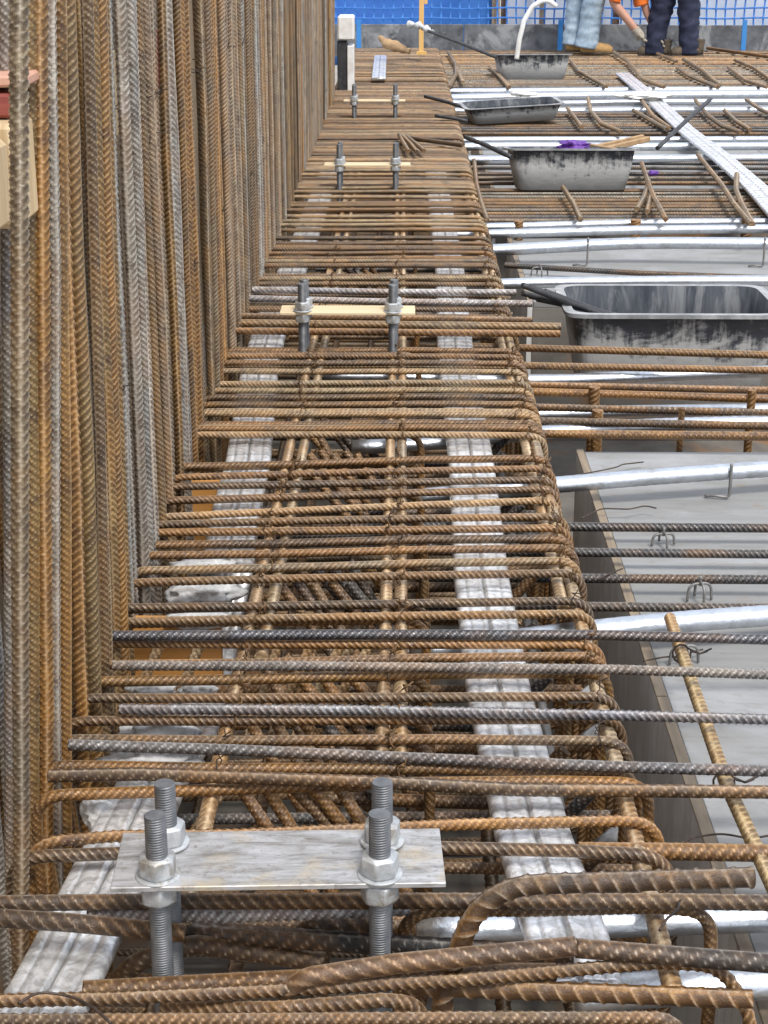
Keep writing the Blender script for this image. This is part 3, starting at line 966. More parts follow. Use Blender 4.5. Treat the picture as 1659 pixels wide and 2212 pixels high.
# ================================================================== FLAT DUCTS
def flat_duct(label, path, w=0.098, t=0.022, name='flat_duct'):
    """flat crimped duct: two lobes with a centre groove and cross ribs"""
    C, s = resample([Vector(p) for p in path], 0.006)
    n = len(C)
    prof = []
    m = 41
    for k in range(m):
        u = -1 + 2 * k / (m - 1)
        x = u * w / 2
        e = 1 - abs(u) ** 8
        g = -0.0045 * math.exp(-(u / 0.05) ** 2) + 0.0016 * math.exp(-((abs(u) - 0.13) / 0.06) ** 2) - 0.0016 * math.exp(-((abs(u) - 0.60) / 0.05) ** 2)
        prof.append((x, t * 0.5 * max(e, 0.0) ** 0.4 + g))
    prof = prof + [(x, -t * 0.5 * max(1 - abs(2 * x / w) ** 8, 0) ** 0.4) for x, z in prof[::-1][1:-1]]
    pr = np.array(prof)
    k = len(pr)
    T = np.gradient(C, axis=0)
    T /= np.linalg.norm(T, axis=1)[:, None]
    side = np.cross(T, np.array([0, 0, 1.0]))
    side /= np.linalg.norm(side, axis=1)[:, None]
    up = np.cross(side, T)
    rib = 0.0022 * np.exp(-((((s + 0.03) % 0.062) - 0.031) / 0.005) ** 2)
    V = np.zeros((n, k, 3))
    for i in range(n):
        h = pr[:, 1] + np.where(pr[:, 1] > 0, rib[i], -rib[i]) * (1 - np.abs(2 * pr[:, 0] / w) ** 6)
        dn = np.array([mnoise.noise(Vector((x * 45, s[i] * 28, 3.0))) for x in pr[:, 0]]) * 0.0013
        V[i] = C[i] + side[i] * pr[:, 0][:, None] + up[i] * (h + np.where(pr[:, 1] > 0, dn, 0))[:, None]
    V = V.reshape(-1, 3)
    i = np.arange(n - 1)[:, None] * k
    j = np.arange(k)[None, :]
    j2 = (j + 1) % k
    F = np.stack([i + j, i + j2, i + k + j2, i + k + j], 2).reshape(-1, 4)
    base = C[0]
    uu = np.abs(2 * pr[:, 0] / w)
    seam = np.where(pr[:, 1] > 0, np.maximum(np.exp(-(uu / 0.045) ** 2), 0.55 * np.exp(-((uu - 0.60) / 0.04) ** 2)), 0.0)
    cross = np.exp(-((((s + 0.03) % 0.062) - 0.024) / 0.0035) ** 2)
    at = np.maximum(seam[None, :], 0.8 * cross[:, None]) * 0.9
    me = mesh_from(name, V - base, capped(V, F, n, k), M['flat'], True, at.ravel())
    return tag(obj(name, me, None, Vector(base)), label, 'flat duct')


zf = TOP - 0.036
flat_duct('crinkled flat galvanised duct under the right half of the cage', [P(1252, 2140, zf - 0.005), P(1225, 2030, zf), P(1150, 1800, zf), P(1078, 1500, zf), P(1040, 1250, zf), P(1018, 1000, zf), P(985, 780, zf), P(972, 590, zf), P(930, 300, zf)])
flat_duct('crinkled flat galvanised duct under the left half of the cage', [P(60, 2240, zf - 0.006), P(145, 2080, zf - 0.004), P(290, 1780, zf), P(330, 1690, zf - 0.03), P(420, 1560, zf - 0.14), P(455, 1400, zf - 0.14), P(490, 1235, zf - 0.03), P(505, 1130, zf), P(536, 1000, zf), P(562, 790, zf), P(590, 690, zf), P(665, 500, zf), P(740, 300, zf)])
flat_duct('white flat duct running back across the slab bars at far right', [P(1720, 500, 0.085), P(1640, 412, 0.085), P(1560, 342, 0.085), P(1480, 280, 0.085), P(1435, 238, 0.085), P(1400, 205, 0.09), P(1345, 160, 0.09)], 0.11)
flat_duct('short flat duct piece lying on the far end of the cage', [P(818, 170, 0.14), P(822, 122, 0.14)], 0.10)
# thin grey batten parallel to the right duct
tag(obj('grey_strip', tube_mesh('grey_strip', [Vector((0.226, 1.6, -0.03)) - Vector((0.226, 1.6, -0.03)), Vector((0, 2.6, 0))], 0.0085, M['wire_grey'], 8, 0, 0.1), None, (0.226, 1.6, -0.03)), 'narrow grey strip running along under the right flat duct', 'strip')

# ================================================================== BOLT TEMPLATES
def thread_mesh(L=0.49, r=0.0118, pitch=0.003):
    C, t = resample([(0, 0, 0), (0, 0, L)], pitch / 4)
    a = np.linspace(0, 2 * PI, 16, endpoint=False)
    h = 0.5 + 0.5 * np.cos(2 * PI * (t[:, None] / pitch - a[None, :] / (2 * PI)))
    V, F = sweep(C, r - 0.0016 * (1 - h), 16)
    me = mesh_from('threaded_rod', V, capped(V, F, len(C), 16), M['thread'], True)
    me.polygons[len(me.polygons) - 1].use_smooth = False
    return me


def nut_mesh(af=0.036, h=0.021, mat='bolt'):
    import bmesh
    R = af / math.sqrt(3)
    vs, fs = [], []
    # hexagon prism with chamfered corners: rings of 24
    N = 48
    rings = []
    for z, cap in ((0, 0.92), (h * 0.10, 1.1), (h * 0.90, 1.1), (h, 0.92)):
        ring = []
        for k in range(N):
            a = 2 * PI * k / N
            hexr = (af / 2) / math.cos((a % (PI / 3)) - PI / 6)
            rr = min(hexr, R * cap * (0.985 if cap < 1 else 1))
            ring.append((rr * math.cos(a), rr * math.sin(a), z))
        rings.append(ring)
    for ring in rings:
        vs += ring
    for i in range(3):
        for k in range(N):
            k2 = (k + 1) % N
            fs.append([i * N + k, i * N + k2, (i + 1) * N + k2, (i + 1) * N + k])
    fs.append(list(range(N))[::-1])
    fs.append(list(range(3 * N, 4 * N)))
    return mesh_from('nut', vs, fs, M[mat], False)


def washer_mesh(r=0.024, h=0.003):
    V, F = sweep(np.array([(0, 0, 0), (0, 0, h * 0.15), (0, 0, h * 0.85), (0, 0, h)], dtype=float), np.array([[r - 0.0006], [r], [r], [r - 0.0006]]), 28)
    return mesh_from('washer', V, capped(V, F, 4, 28), M['bolt'], False)


ROD, NUT, WASH = thread_mesh(), nut_mesh(), washer_mesh()


def template(Y, X, rz, near_one, label, up=0.08, dy=0.062, sp=0.234, w=0.35, d=0.112):
    zp = 0.208
    t = thing('bolt_template', label, 'bolt template', (X, Y, zp))
    t.rotation_euler = (0, 0, rz)
    # plate slightly off-centre on its bolts
    obj('plate', box_mesh('plate', (-w / 2, -d / 2, 0), (w / 2, d / 2, 0.006 if near_one else 0.006), M['plate'] if near_one else M['cream_ply'], 0.0008), t, (0.01 if near_one else 0.0, 0, 0), (0, 0, 0.02 if near_one else 0))
    th = 0.006
    for sx in (-1, 1):
        for sy in (-1, 1):
            px, py = sx * sp / 2 + (0.003 if sy > 0 else 0), sy * dy / 2 - 0.004
            rod = obj('threaded_rod', ROD, t, (px, py, up - 0.49 + random.uniform(-0.003, 0.003)), (0, 0, random.uniform(0, 6)))
            top = 0.49 - up
            obj('washer', WASH, rod, (0, 0, top + th + 0.0004))
            obj('nut', NUT, rod, (0, 0, top + th + 0.0038), (0, 0, random.uniform(0, 1)))
            obj('nut', NUT, rod, (0, 0, top - 0.0215), (0, 0, random.uniform(0, 1)))
    return t


random.seed(3)
template(1.565, -0.140, 0.02, True, 'nearest steel plate with four threaded bolts and hexagon nuts')
template(4.27, -0.144, 0.0, False, 'pale strip template with bolts, second from the camera', up=0.078, dy=0.05, d=0.09)
template(7.07, -0.152, 0.0, False, 'pale strip template with bolts, third from the camera', up=0.09, dy=0.05, d=0.09, w=0.36)
template(9.75, -0.168, 0.0, False, 'small far strip template with bolts, farthest from the camera', up=0.09, dy=0.05, d=0.08)

# ================================================================== ROUND DUCTS
def duct(pts, r, label, group='round ducts across the slab'):
    base = Vector(pts[0])
    C, s = resample([Vector(p) - base for p in pts], 0.012)
    # smooth the path
    K = 15
    if len(C) > 3 * K:
        pad = np.concatenate([np.repeat(C[:1], K, 0), C, np.repeat(C[-1:], K, 0)])
        ker = np.ones(2 * K + 1) / (2 * K + 1)
        Cs = np.stack([np.convolve(pad[:, i], ker, 'same') for i in range(3)], 1)[K:-K]
        Cs[0], Cs[-1] = C[0], C[-1]
        C = Cs
    rad = r + 0.0006 * np.sin(s / 0.012 * PI)[:, None]
    V, F = sweep(C, rad, 18, 0, 0.82)
    me = mesh_from('round_duct', V, capped(V, F, len(C), 18), M['galv'], True)
    return tag(obj('round_duct', me, None, base), label, 'duct', group)


def stem(p, h, label):
    me = tube_mesh('duct_stem', [Vector((-0.05, 0.012, 0.004)), Vector((-0.03, 0.004, 0.008)), Vector((0, 0, 0.004)), Vector((0.0, 0, h))], 0.0035, M['wire_grey'], 8, 0.01, 0.006)
    tag(obj('duct_stem', me, None, (p.x, p.y, 0.0)), label, 'duct support')


zd = 0.052
duct([P(890, 1408, 0.03), P(1100, 1385, 0.032), P(1330, 1353, zd - 0.005), P(1500, 1340, zd), P(2100, 1300, zd)], 0.0215, 'galvanised duct emerging by the tan diagonal bar, nearest bare duct on the deck')
duct([P(880, 1075, 0.03), P(1060, 1060, 0.03), P(1240, 1044, zd), P(1450, 1026, zd + 0.005), P(2100, 985, zd)], 0.021, 'galvanised duct over grey deck just in front of the tub trench bars')
duct([P(760, 966, 0.03), P(960, 958, 0.03), P(1200, 928, 0.03), P(1500, 915, 0.03), P(2000, 900, 0.03)], 0.020, 'galvanised duct low between the rusty trench bars')
duct([P(1100, 898, 0.0), P(1190, 892, 0.005), P(1400, 888, 0.01), P(2000, 880, 0.01)], 0.019, 'galvanised duct partly hidden under the tub trench bars')
duct([P(700, 812, 0.03), P(950, 815, 0.03), P(1155, 824, 0.02), P(1400, 812, 0.02), P(1700, 800, 0.02)], 0.019, 'galvanised duct running under the nearest cement tub')
duct([P(960, 618, 0.04), P(1130, 611, zd), P(1400, 607, zd), P(1900, 605, zd)], 0.021, 'galvanised duct directly behind the nearest cement tub')
duct([P(940, 545, 0.04), P(1085, 540, zd), P(1370, 524, 0.075), P(1659, 526, 0.08), P(1950, 532, 0.08)], 0.026, 'thick galvanised duct on stems over the bare deck behind the nearest tub')
duct([P(930, 508, 0.04), P(1080, 505, zd), P(1400, 496, zd), P(1950, 492, zd)], 0.021, 'lower duct of the pair before the second rusty band')
duct([P(930, 492, 0.05), P(1080, 490, zd), P(1400, 481, zd), P(1950, 478, zd)], 0.019, 'upper duct of the pair before the second rusty band')
duct([P(980, 345, 0.05), P(1100, 345, zd), P(1400, 343, zd), P(1900, 340, zd)], 0.026, 'galvanised duct passing behind the second tub rim')
duct([P(960, 318, 0.05), P(1100, 315, zd), P(1400, 317, zd), P(1850, 314, zd)], 0.026, 'galvanised duct behind the purple film')
duct([P(960, 304, 0.05), P(1100, 302, zd), P(1400, 302, zd), P(1850, 300, zd)], 0.022, 'galvanised duct in front of the third rusty band')
duct([P(950, 213, 0.06), P(1000, 212, zd), P(1300, 206, 0.07), P(1800, 203, 0.07)], 0.036, 'long bright duct in front of the far bar mat')
duct([P(950, 240, 0.05), P(1180, 240, zd), P(1400, 238, zd), P(1800, 238, zd)], 0.026, 'galvanised duct beside the tilted tub')
duct([P(950, 222, 0.05), P(1180, 224, zd), P(1400, 220, zd), P(1800, 219, zd)], 0.024, 'galvanised duct between the tilted tub and the far bright duct')
duct([P(950, 198, 0.05), P(1180, 197, zd), P(1400, 195, zd), P(1800, 194, zd)], 0.030, 'galvanised duct right at the foot of the far bar mat')
duct([P(900, 2010, 0.045), P(1080, 2002, 0.045), P(1350, 1988, 0.05), P(1659, 1980, 0.055), P(1950, 1970, 0.055)], 0.0215, 'galvanised duct passing under the thick hooked bar')
duct([P(1250, 2150, 0.0), P(1480, 2130, 0.035), P(1659, 2118, 0.04), P(1950, 2108, 0.04)], 0.024, 'galvanised duct at the lower right corner')
for (xx, yy, h, lab) in ((1573, 1022, 0.05, 'wire stem holding the duct in front of the tub trench'), (1268, 528, 0.075, 'wire stem holding the thick duct, left one'), (1648, 527, 0.08, 'wire stem holding the thick duct at the right edge')):
    q = P(xx, yy, h)
    q.y -= 0.03
    stem(q, h + 0.03, lab)

# ================================================================== SLAB BARS AND BANDS TO THE RIGHT
zs = 0.036
for k, (x0, y0, x1, y1, lab) in enumerate(((900, 1136, 1659, 1141, 'grey slab bar over the deck, farthest of the four thin ones'), (900, 1190, 1659, 1197, 'grey slab bar over the deck, second farthest of the four thin ones'),
                                           (900, 1247, 1659, 1252, 'grey slab bar over the deck, second nearest of the four thin ones'), (900, 1307, 1659, 1314, 'grey slab bar over the deck, nearest of the four thin ones'))):
    A, B_ = P(x0, y0, zs), P(x1, y1, zs)
    E = A + (B_ - A) * 1.6
    bar('slab_bar', [A, B_, E], 0.0082, 0, jit(DARKS, 0.1), lab, nseg=12)
bar('slab_bar', [P(1090, 573, 0.03), P(1380, 590, 0.03), P(1800, 606, 0.03)], 0.009, 0, DARKS, 'single dark bar lying on the bare deck behind the nearest tub', nseg=10)
for k, (x0, y0, x1, y1) in enumerate(((520, 683, 1150, 692), (500, 698, 1212, 706), (500, 715, 1210, 721))):
    bar('cut_bar', [P(x0, y0, TOP + 0.016), P(x1, y1, TOP + 0.016)], 0.0100, 0, jit((RUST, TANB, ORANGE)[k], 0.1), ('cut bar ending beside the nearest tub, farthest of three', 'cut bar ending beside the nearest tub, middle of three', 'cut bar ending beside the nearest tub, nearest of three')[k], pitch=0.016, nseg=12)
for k, (x0, y0, x1, y1) in enumerate(((545, 626, 1115, 632), (505, 644, 1150, 656))):
    bar('pale_bar', [P(x0, y0, TOP + 0.018), P((x0 + x1) / 2, (y0 + y1) / 2 + 2, TOP + 0.018), P(x1, y1, TOP + 0.018)], 0.0095, 0, PALE, ('pale grey bar crossing the cage behind the second template, farther one', 'pale grey bar crossing the cage behind the second template, nearer one')[k], pitch=0.016, nseg=12)


def band(label, rows, z, r, cols, ends, legs, name='band_reinforcement'):
    y_mid = P(1400, rows[0][1], z).y
    t = thing(name, label, 'rebar band', (1.2, y_mid, -0.40))
    for (x0, y0, x1, y1) in rows:
        A, B_ = P(x0, y0, z), P(x1, y1, z)
        d = (B_ - A).normalized()
        A = A - d * ends[0]
        E = B_ + d * ends[1]
        obj('bar', rebar_mesh('bar', [A - t.location, E - t.location], r, 0, 0.0125, nseg=10, per=4), t, None, None, None, jit(random.choice(cols), 0.2))
    for (xx, yt, yb, rr) in legs:
        q = P(xx, yt, z + 0.02)
        obj('upright', rebar_mesh('upright', [Vector((q.x, q.y - 0.02, z + 0.025)) - t.location, Vector((q.x, q.y - 0.02, -0.40)) - t.location], rr, 0, 0.0125, nseg=12, per=4), t, None, None, None, jit(ORANGE, 0.1))
    return t


random.seed(12)
band('rusty bars crossing behind the deck edge below the nearest tub', [(1135, 752, 1659, 767), (1145, 790, 1659, 800), (1165, 832, 1659, 843), (1165, 847, 1659, 862), (1172, 880, 1659, 892), (1180, 910, 1659, 920), (1195, 937, 1659, 942)],
     0.05, 0.0095, (ORANGE, BROWN, ORANGE, RUST), (0.25, 1.2), [(1282, 835, 965, 0.013), (1289, 885, 965, 0.013), (1621, 842, 965, 0.0095), (1470, 880, 960, 0.008)])
band('second band of brown bars crossing beneath the second tub', [(1050, y0, 1659, y0 + random.uniform(-1, 2)) for y0 in (376, 385, 396, 412, 420, 427, 434, 441, 448, 455, 463, 470, 477)],
     0.05, 0.0092, (BROWN, GREYB, DARKS, RUST), (0.4, 1.4), [(1120, 478, 505, 0.016), (1372, 475, 505, 0.02), (1612, 470, 500, 0.02)])
band('third band of brown bars in front of the tilted tub', [(1010, y0, 1659, y0 + random.uniform(-1, 1)) for y0 in (247, 252, 258, 263, 268, 273, 278, 283, 289)],
     0.06, 0.0100, (BROWN, GREYB, DARKS, RUST), (0.4, 1.5), [])
band('far mat of yellow brown bars at the workers feet', [(985, y0, 1659, y0 + random.uniform(-0.8, 0.8)) for y0 in (112, 116, 120, 124, 128, 132, 136, 140, 144, 148, 152, 156, 160, 164, 168, 172, 176, 180, 184, 188)],
     0.055, 0.0130, (TANB, ORANGE, BROWN, TANB, GREYB), (0.5, 1.5), [])
# slab bars between the bands
for k, (yy, c) in enumerate(((386, GREYB), (362, DARKS), (352, DARKS))):
    bar('slab_bar', [P(1000, yy, 0.03), P(1900, yy + 2, 0.03)], 0.010, 0, c, ('grey bar at the foot of the second tub, nearest of three', 'grey bar beside the second tub, middle of three', 'grey bar beside the second tub, farthest of three')[k], nseg=10, per=4)

# bars lying front to back over the slab
LOOSE = [
    ('long tan orange bar lying front to back over the deck edge at right', [(1447, 1335), (1500, 1492), (1570, 1695), (1659, 1890), (1760, 2110)], 0.0105, 0.085, (0.52, 0.35, 0.15, 0.05)),
    ('tan bar lying along the cage edge left of the second tub', [(1024, 345), (1030, 400), (1040, 440), (1052, 475)], 0.011, 0.10, TANB),
    ('short tan bar in front of the second tub', [(1216, 405), (1238, 438), (1254, 474)], 0.0125, 0.10, TANB),
    ('longest bar of the tan bundle right of the second tub', [(1386, 352), (1402, 400), (1412, 425), (1438, 474)], 0.0125, 0.11, TANB),
    ('forked bar of the tan bundle right of the second tub, leftmost', [(1402, 392), (1392, 425), (1376, 452)], 0.0125, 0.10, TANB),
    ('shortest bar of the tan bundle right of the second tub', [(1407, 418), (1398, 458)], 0.0125, 0.10, TANB),
    ('long bent tan bar crossing the second band near the right edge', [(1508, 335), (1560, 400), (1585, 440), (1622, 484)], 0.0125, 0.11, TANB),
    ('curved tan bar meeting the long bent one near the right edge', [(1592, 376), (1590, 410), (1602, 440), (1626, 484)], 0.0125, 0.10, TANB),
    ('curved tan bar over the third band, beside the tilted tub', [(1270, 212), (1276, 240), (1300, 268), (1342, 285)], 0.014, 0.10, TANB),
    ('short tan bar at the right end of the tilted tub', [(1226, 234), (1242, 255), (1256, 274)], 0.014, 0.10, TANB),
    ('straight tan bar left of the white flat duct over the third band', [(1368, 238), (1412, 264), (1440, 280)], 0.014, 0.09, TANB),
    ('steep tan bar left of the white flat duct over the third band', [(1386, 216), (1410, 250), (1446, 276)], 0.013, 0.10, TANB),
    ('tan bar right of the black leaning rod', [(1502, 216), (1530, 250), (1560, 272), (1600, 286)], 0.014, 0.10, TANB),
    ('tan bar at the right of the third band', [(1565, 238), (1590, 262), (1620, 280)], 0.014, 0.09, TANB),
    ('tan bar near the right edge over the far ducts', [(1612, 215), (1640, 235), (1675, 250)], 0.014, 0.10, TANB),
    ('tan bar bent beside the far tub handle, nearer the cage', [(968, 112), (985, 140), (986, 160), (970, 188)], 0.016, 0.10, TANB),
    ('short tan bar splayed at the cage edge before the far mat', [(986, 148), (1000, 178)], 0.016, 0.10, TANB),
    ('tan bar left of the farthest tub', [(1058, 142), (1080, 165), (1100, 188)], 0.016, 0.09, TANB),
    ('tan bar rising to the jeans wearer boots', [(1232, 130), (1252, 156), (1310, 187)], 0.016, 0.09, TANB),
    ('long kinked tan bar between the two workers', [(1326, 113), (1356, 132), (1389, 171), (1434, 188)], 0.017, 0.10, TANB),
    ('short tan bar beside the navy trousers', [(1420, 116), (1462, 133)], 0.016, 0.09, TANB),
    ('long tan bar on the far mat behind the white duct', [(1476, 128), (1518, 153), (1554, 184)], 0.017, 0.09, TANB),
    ('lower tan bar on the far mat right of the white duct', [(1463, 146), (1491, 165), (1550, 188)], 0.016, 0.09, TANB),
    ('tan bar on the far mat reaching the right edge', [(1588, 130), (1629, 147), (1680, 182)], 0.017, 0.09, TANB),
    ('lower tan bar on the far mat near the right edge', [(1574, 146), (1611, 174), (1656, 188)], 0.016, 0.09, TANB),
    ('orange bar lying across the mat behind the navy trousers', [(1528, 104), (1600, 114), (1700, 128)], 0.018, 0.09, ORANGE),
    ('left bar of the tan fan lying on the cage', [(862, 291), (872, 310), (882, 327)], 0.012, 0.15, TANB),
    ('middle bar of the tan fan lying on the cage', [(868, 292), (888, 312), (900, 328)], 0.012, 0.15, TANB),
    ('right bar of the tan fan lying on the cage', [(880, 296), (900, 312), (916, 326)], 0.012, 0.15, TANB),
    ('long bar trailing from the tan fan on the cage', [(872, 296), (940, 306), (1000, 314)], 0.010, 0.14, BROWN),
]
for lab, pts, r, z, c in LOOSE:
    bar('loose_bar', [P(x, y, z) for x, y in pts], r * (1.0 if r < 0.0108 else 0.82), 0.06, jit(c, 0.1) if c is not TANB else jit((0.27, 0.185, 0.095, 0.3), 0.15), lab, pitch=0.013, nseg=12, per=4, ribh=0.0005 if z < 0.09 and r < 0.0106 else None)
# ties that hold the long tan bar
t0 = tie_mesh(0.0125, 0.03, 3, 0.0016)
for k, (xx, yy) in enumerate(((1472, 1412), (1563, 1690))):
    tag(obj('tie_wire', t0, None, P(xx, yy, 0.085), (2.8, 0.2, PI / 2 + 0.1)), ('black tie wire on the long tan bar, upper one', 'black tie wire on the long tan bar, lower one')[k], 'tie wire', 'ties on the long tan bar')
# stray black wires on the deck and at the cage edge
WIRES = [('stray black wire lying past the cage edge near the top duct', [(1225, 1030), (1290, 1018), (1330, 1010), (1345, 1003), (1390, 998)], 0.012),
         ('stray black wire curling over the side form', [(1255, 1120), (1300, 1098), (1360, 1100), (1395, 1092), (1418, 1098)], 0.02),
         ('stray black wire pointing off the cage edge', [(1290, 1252), (1320, 1238), (1345, 1228)], 0.04),
         ('stray black wire beside the nearest wire chair', [(1390, 1428), (1440, 1418), (1470, 1420), (1495, 1408), (1518, 1403)], 0.012),
         ('looped black wire beside the long tan bar foot', [(1470, 1822), (1500, 1808), (1560, 1800), (1620, 1812), (1690, 1800)], 0.02),
         ('black wire looped over the left flat duct', [(40, 2168), (80, 2142), (150, 2150), (200, 2175), (240, 2210)], 0.13),
         ('twisted black wire at the hooked stirrup', [(1425, 2010), (1440, 1985), (1465, 1965), (1468, 1945), (1480, 1938)], 0.13)]
for lab, pts, z in WIRES:
    q = [P(x, y, z + random.uniform(0, 0.008)) for x, y in pts]
    tag(obj('stray_wire', tube_mesh('stray_wire', [p - q[0] for p in q], 0.0016, M['wire'], 6, 0.03, 0.006), None, q[0]), lab, 'wire')

# ================================================================== WIRE CHAIRS
def chair(p, h, w, label):
    t = thing('bar_chair', label, 'bar chair', (p.x, p.y, 0.0), 'wire bar chairs on the deck')
    for a in (0.2, 0.2 + PI / 2):
        c, s = math.cos(a), math.sin(a)
        hh = h + (0.0035 if a > 1 else 0)
        pts = [Vector((-w / 2 * c, -w / 2 * s, 0.003)), Vector((-w / 2 * 0.92 * c, -w / 2 * 0.92 * s, hh)), Vector((w / 2 * 0.92 * c, w / 2 * 0.92 * s, hh)), Vector((w / 2 * c, w / 2 * s, 0.003))]
        obj('wire_leg', tube_mesh('wire_leg', pts, 0.0026, M['wire_grey'], 7, 0.022, 0.004), t)
    obj('wire_knob', tube_mesh('wire_knob', [Vector((0, 0, h - 0.004)), Vector((0, 0, h + 0.014))], 0.0032, M['wire_grey'], 7, 0, 0.004), t)


chair(P(1432, 1180, 0), 0.026, 0.046, 'wire bar chair on the deck, farthest of the three in a row')
chair(P(1510, 1300, 0), 0.036, 0.046, 'wire bar chair on the deck, middle of the three in a row')
chair(P(1477, 1436, 0), 0.034, 0.050, 'wire bar chair on the deck behind the long tan bar')
chair(P(1165, 597, 0), 0.032, 0.06, 'wire bar chair on the bare deck behind the nearest tub')

# ================================================================== FORM BOARDS AND RUBBISH SEEN THROUGH THE CAGE
for (x0, x1, yy, zz, lab) in ((270, 480, 1405, 0.0, 'orange plywood board seen through the cage near the grey bar'), (385, 565, 1092, -0.02, 'orange plywood board seen through the cage farther back')):
    A, B_ = P(x0, yy, zz), P(x1, yy, zz)
    tag(obj('form_board', box_mesh('form_board', (0, -0.01, -0.10), (B_.x - A.x, 0.012, 0.06), M['orange_ply'], 0.002), None, (A.x, A.y, zz)), lab, 'form board')
random.seed(9)
FILM = [((442, 1282), (0.055, 0.03, 0.022), 'crumpled grey film inside the cage below the plain stirrup', 1), ((345, 1596), (0.05, 0.028, 0.02), 'crumpled grey film under the slanting grey bar, upper piece', 2),
        ((335, 1642), (0.055, 0.028, 0.016), 'crumpled grey film under the slanting grey bar, lower piece', 3), ((212, 1752), (0.018, 0.02, 0.022), 'small crumpled grey lump against the left flat duct', 4),
        ((430, 1486), (0.024, 0.02, 0.012), 'grey block seen through the cage at left', 5), ((330, 1488), (0.03, 0.02, 0.012), 'small grey film scrap at the foot of the wall bars', 6),
        ((440, 1222), (0.05, 0.02, 0.010), 'thin grey film strip inside the cage', 7), ((430, 1340), (0.05, 0.02, 0.010), 'grey film strip under the paired stirrups', 8)]
for (xy, sz, lab, s) in FILM:
    tag(lump('crumpled_film', P(xy[0], xy[1], 0.066), (sz[0] * 1.15, sz[1] * 1.2, sz[2] * 1.15), M['film'], s, 0.34, 4, 1.9), lab, 'plastic film')
# pale wedges hanging by the right flat duct
for k, yy in enumerate((1412, 1520, 1605, 1715, 1830)):
    q = P(1228 + (yy - 1520) * 0.16, yy, -0.03)
    me = mesh_from('spacer', [(0, 0, 0), (0.035, 0, 0.03), (0.035, 0, 0.002), (0, 0.012, 0), (0.035, 0.012, 0.03), (0.035, 0.012, 0.002)], [[0, 2, 1], [3, 4, 5], [0, 1, 4, 3], [1, 2, 5, 4], [2, 0, 3, 5]], M['film'], False)
    tag(obj('edge_spacer', me, None, q), 'small grey wedge spacer by the right duct, ' + ORD[k] + ' from the back', 'spacer', 'wedge spacers')

# ================================================================== CEMENT TUBS
def tub_mesh(w, d, h):
    N = 48
    levels = [(0.80, 0.0), (0.84, 0.02), (0.93, 0.6), (0.97, 1.0), (1.035, 1.0), (1.04, 0.975), (1.043, 1.022), (0.958, 1.022), (0.92, 0.6), (0.83, 0.06), (0.78, 0.04)]
    vs, fs = [], []
    for (k, z) in levels:
        for i in range(N):
            a = 2 * PI * i / N
            c, s = math.cos(a), math.sin(a)
            e = 0.20
            x = math.copysign(abs(c) ** e, c) * w / 2 * k
            y_ = math.copysign(abs(s) ** e, s) * d / 2 * (k if k < 1 else 1 + (k - 1) * w / d)
            wob = 0.003 * mnoise.noise(Vector((x * 9, y_ * 9, z * 3)))
            vs.append((x + wob, y_ + wob, z * h))
    L = len(levels)
    for l in range(L - 1):
        for i in range(N):
            j = (i + 1) % N
            fs.append([l * N + i, l * N + j, (l + 1) * N + j, (l + 1) * N + i])
    fs.append(list(range(N))[::-1])
    fs.append(list(range((L - 1) * N, L * N)))
    me = mesh_from('tub_shell', vs, fs, M['tub'], True)
    me.materials.append(M['rim'])
    me.materials.append(M['tub_in'])
    for p_ in me.polygons[7 * N:]:
        p_.material_index = 2
    me.polygons[10 * N].material_index = 0
    for p_ in me.polygons[4 * N:7 * N]:
        p_.material_index = 1
        p_.use_smooth = False
    me.polygons[len(me.polygons) - 1].use_smooth = False
    me.polygons[len(me.polygons) - 2].use_smooth = False
    return me


TUBM = tub_mesh(0.56, 0.36, 0.185)


def tub(x0, x1, yf, z, label, rot=(0, 0, 0), sc=(1, 1, 1)):
    A, B_ = P(x0, yf, z), P(x1, yf, z)
    c = (A + B_) / 2
    t = tag(obj('cement_tub', TUBM, None, (c.x, c.y + 0.16 * sc[1], z), rot, sc), label, 'tub', 'cement tubs on the slab bars')
    return t


tub(1228, 1675, 862, -0.145, 'nearest black plastic mixing tub caked with cement', (0, 0, 0), (1.1, 1.12, 1.36))
tub(1095, 1378, 420, 0.045, 'second cement-caked tub with purple film behind it', (math.radians(-6), 0, 0), (1, 1, 0.95))
t3 = tub(1000, 1215, 264, 0.085, 'tilted cement-smeared tub, third from the camera', (math.radians(1), math.radians(-3), 0.1), (1, 1, 0.5))
tub(1075, 1226, 176, 0.045, 'farthest cement tub below the white hose', (math.radians(-4), 0, 0.05))

# dark rods leaning out of the nearest tub
random.seed(4)
for k in range(7):
    a = PY(1128 + (k % 4) * 16, 617 + k * 4.5 + random.uniform(-2, 2), 4.72 + 0.012 * k)
    b = PY(1255 + k * 13, 664 + k * 3, 4.80 + 0.012 * k)
    b = b + (b - a) * 0.35
    tag(obj('dark_rod', tube_mesh('dark_rod', [Vector((0, 0, 0)), b - a], 0.0085, M['black'], 10, 0, 0.02), None, a), 'black rod leaning out of the nearest tub, ' + ORD[k] + ' from the top', 'rod', 'rods in the nearest tub')
RODS = [('dark tool handle leaning from the second tub to the cage', (1005, 296, 7.4), (1105, 340, 7.15), 0.0105, BLACKS),
        ('dark tool handle above the tilted tub, upper one', (918, 208, 10.2), (1015, 236, 9.9), 0.0105, BLACKS),
        ('dark tool handle at the tilted tub, lower one', (940, 250, 9.6), (1010, 262, 9.55), 0.0105, BLACKS),
        ('black tool handle leaning from the farthest tub to the stake', (912, 62, 13.3), (1072, 124, 12.45), 0.012, BLACKS),
        ('thin black rod leaning at the white flat duct', (1535, 214, 8.9), (1420, 320, 8.1), 0.011, BLACKS)]
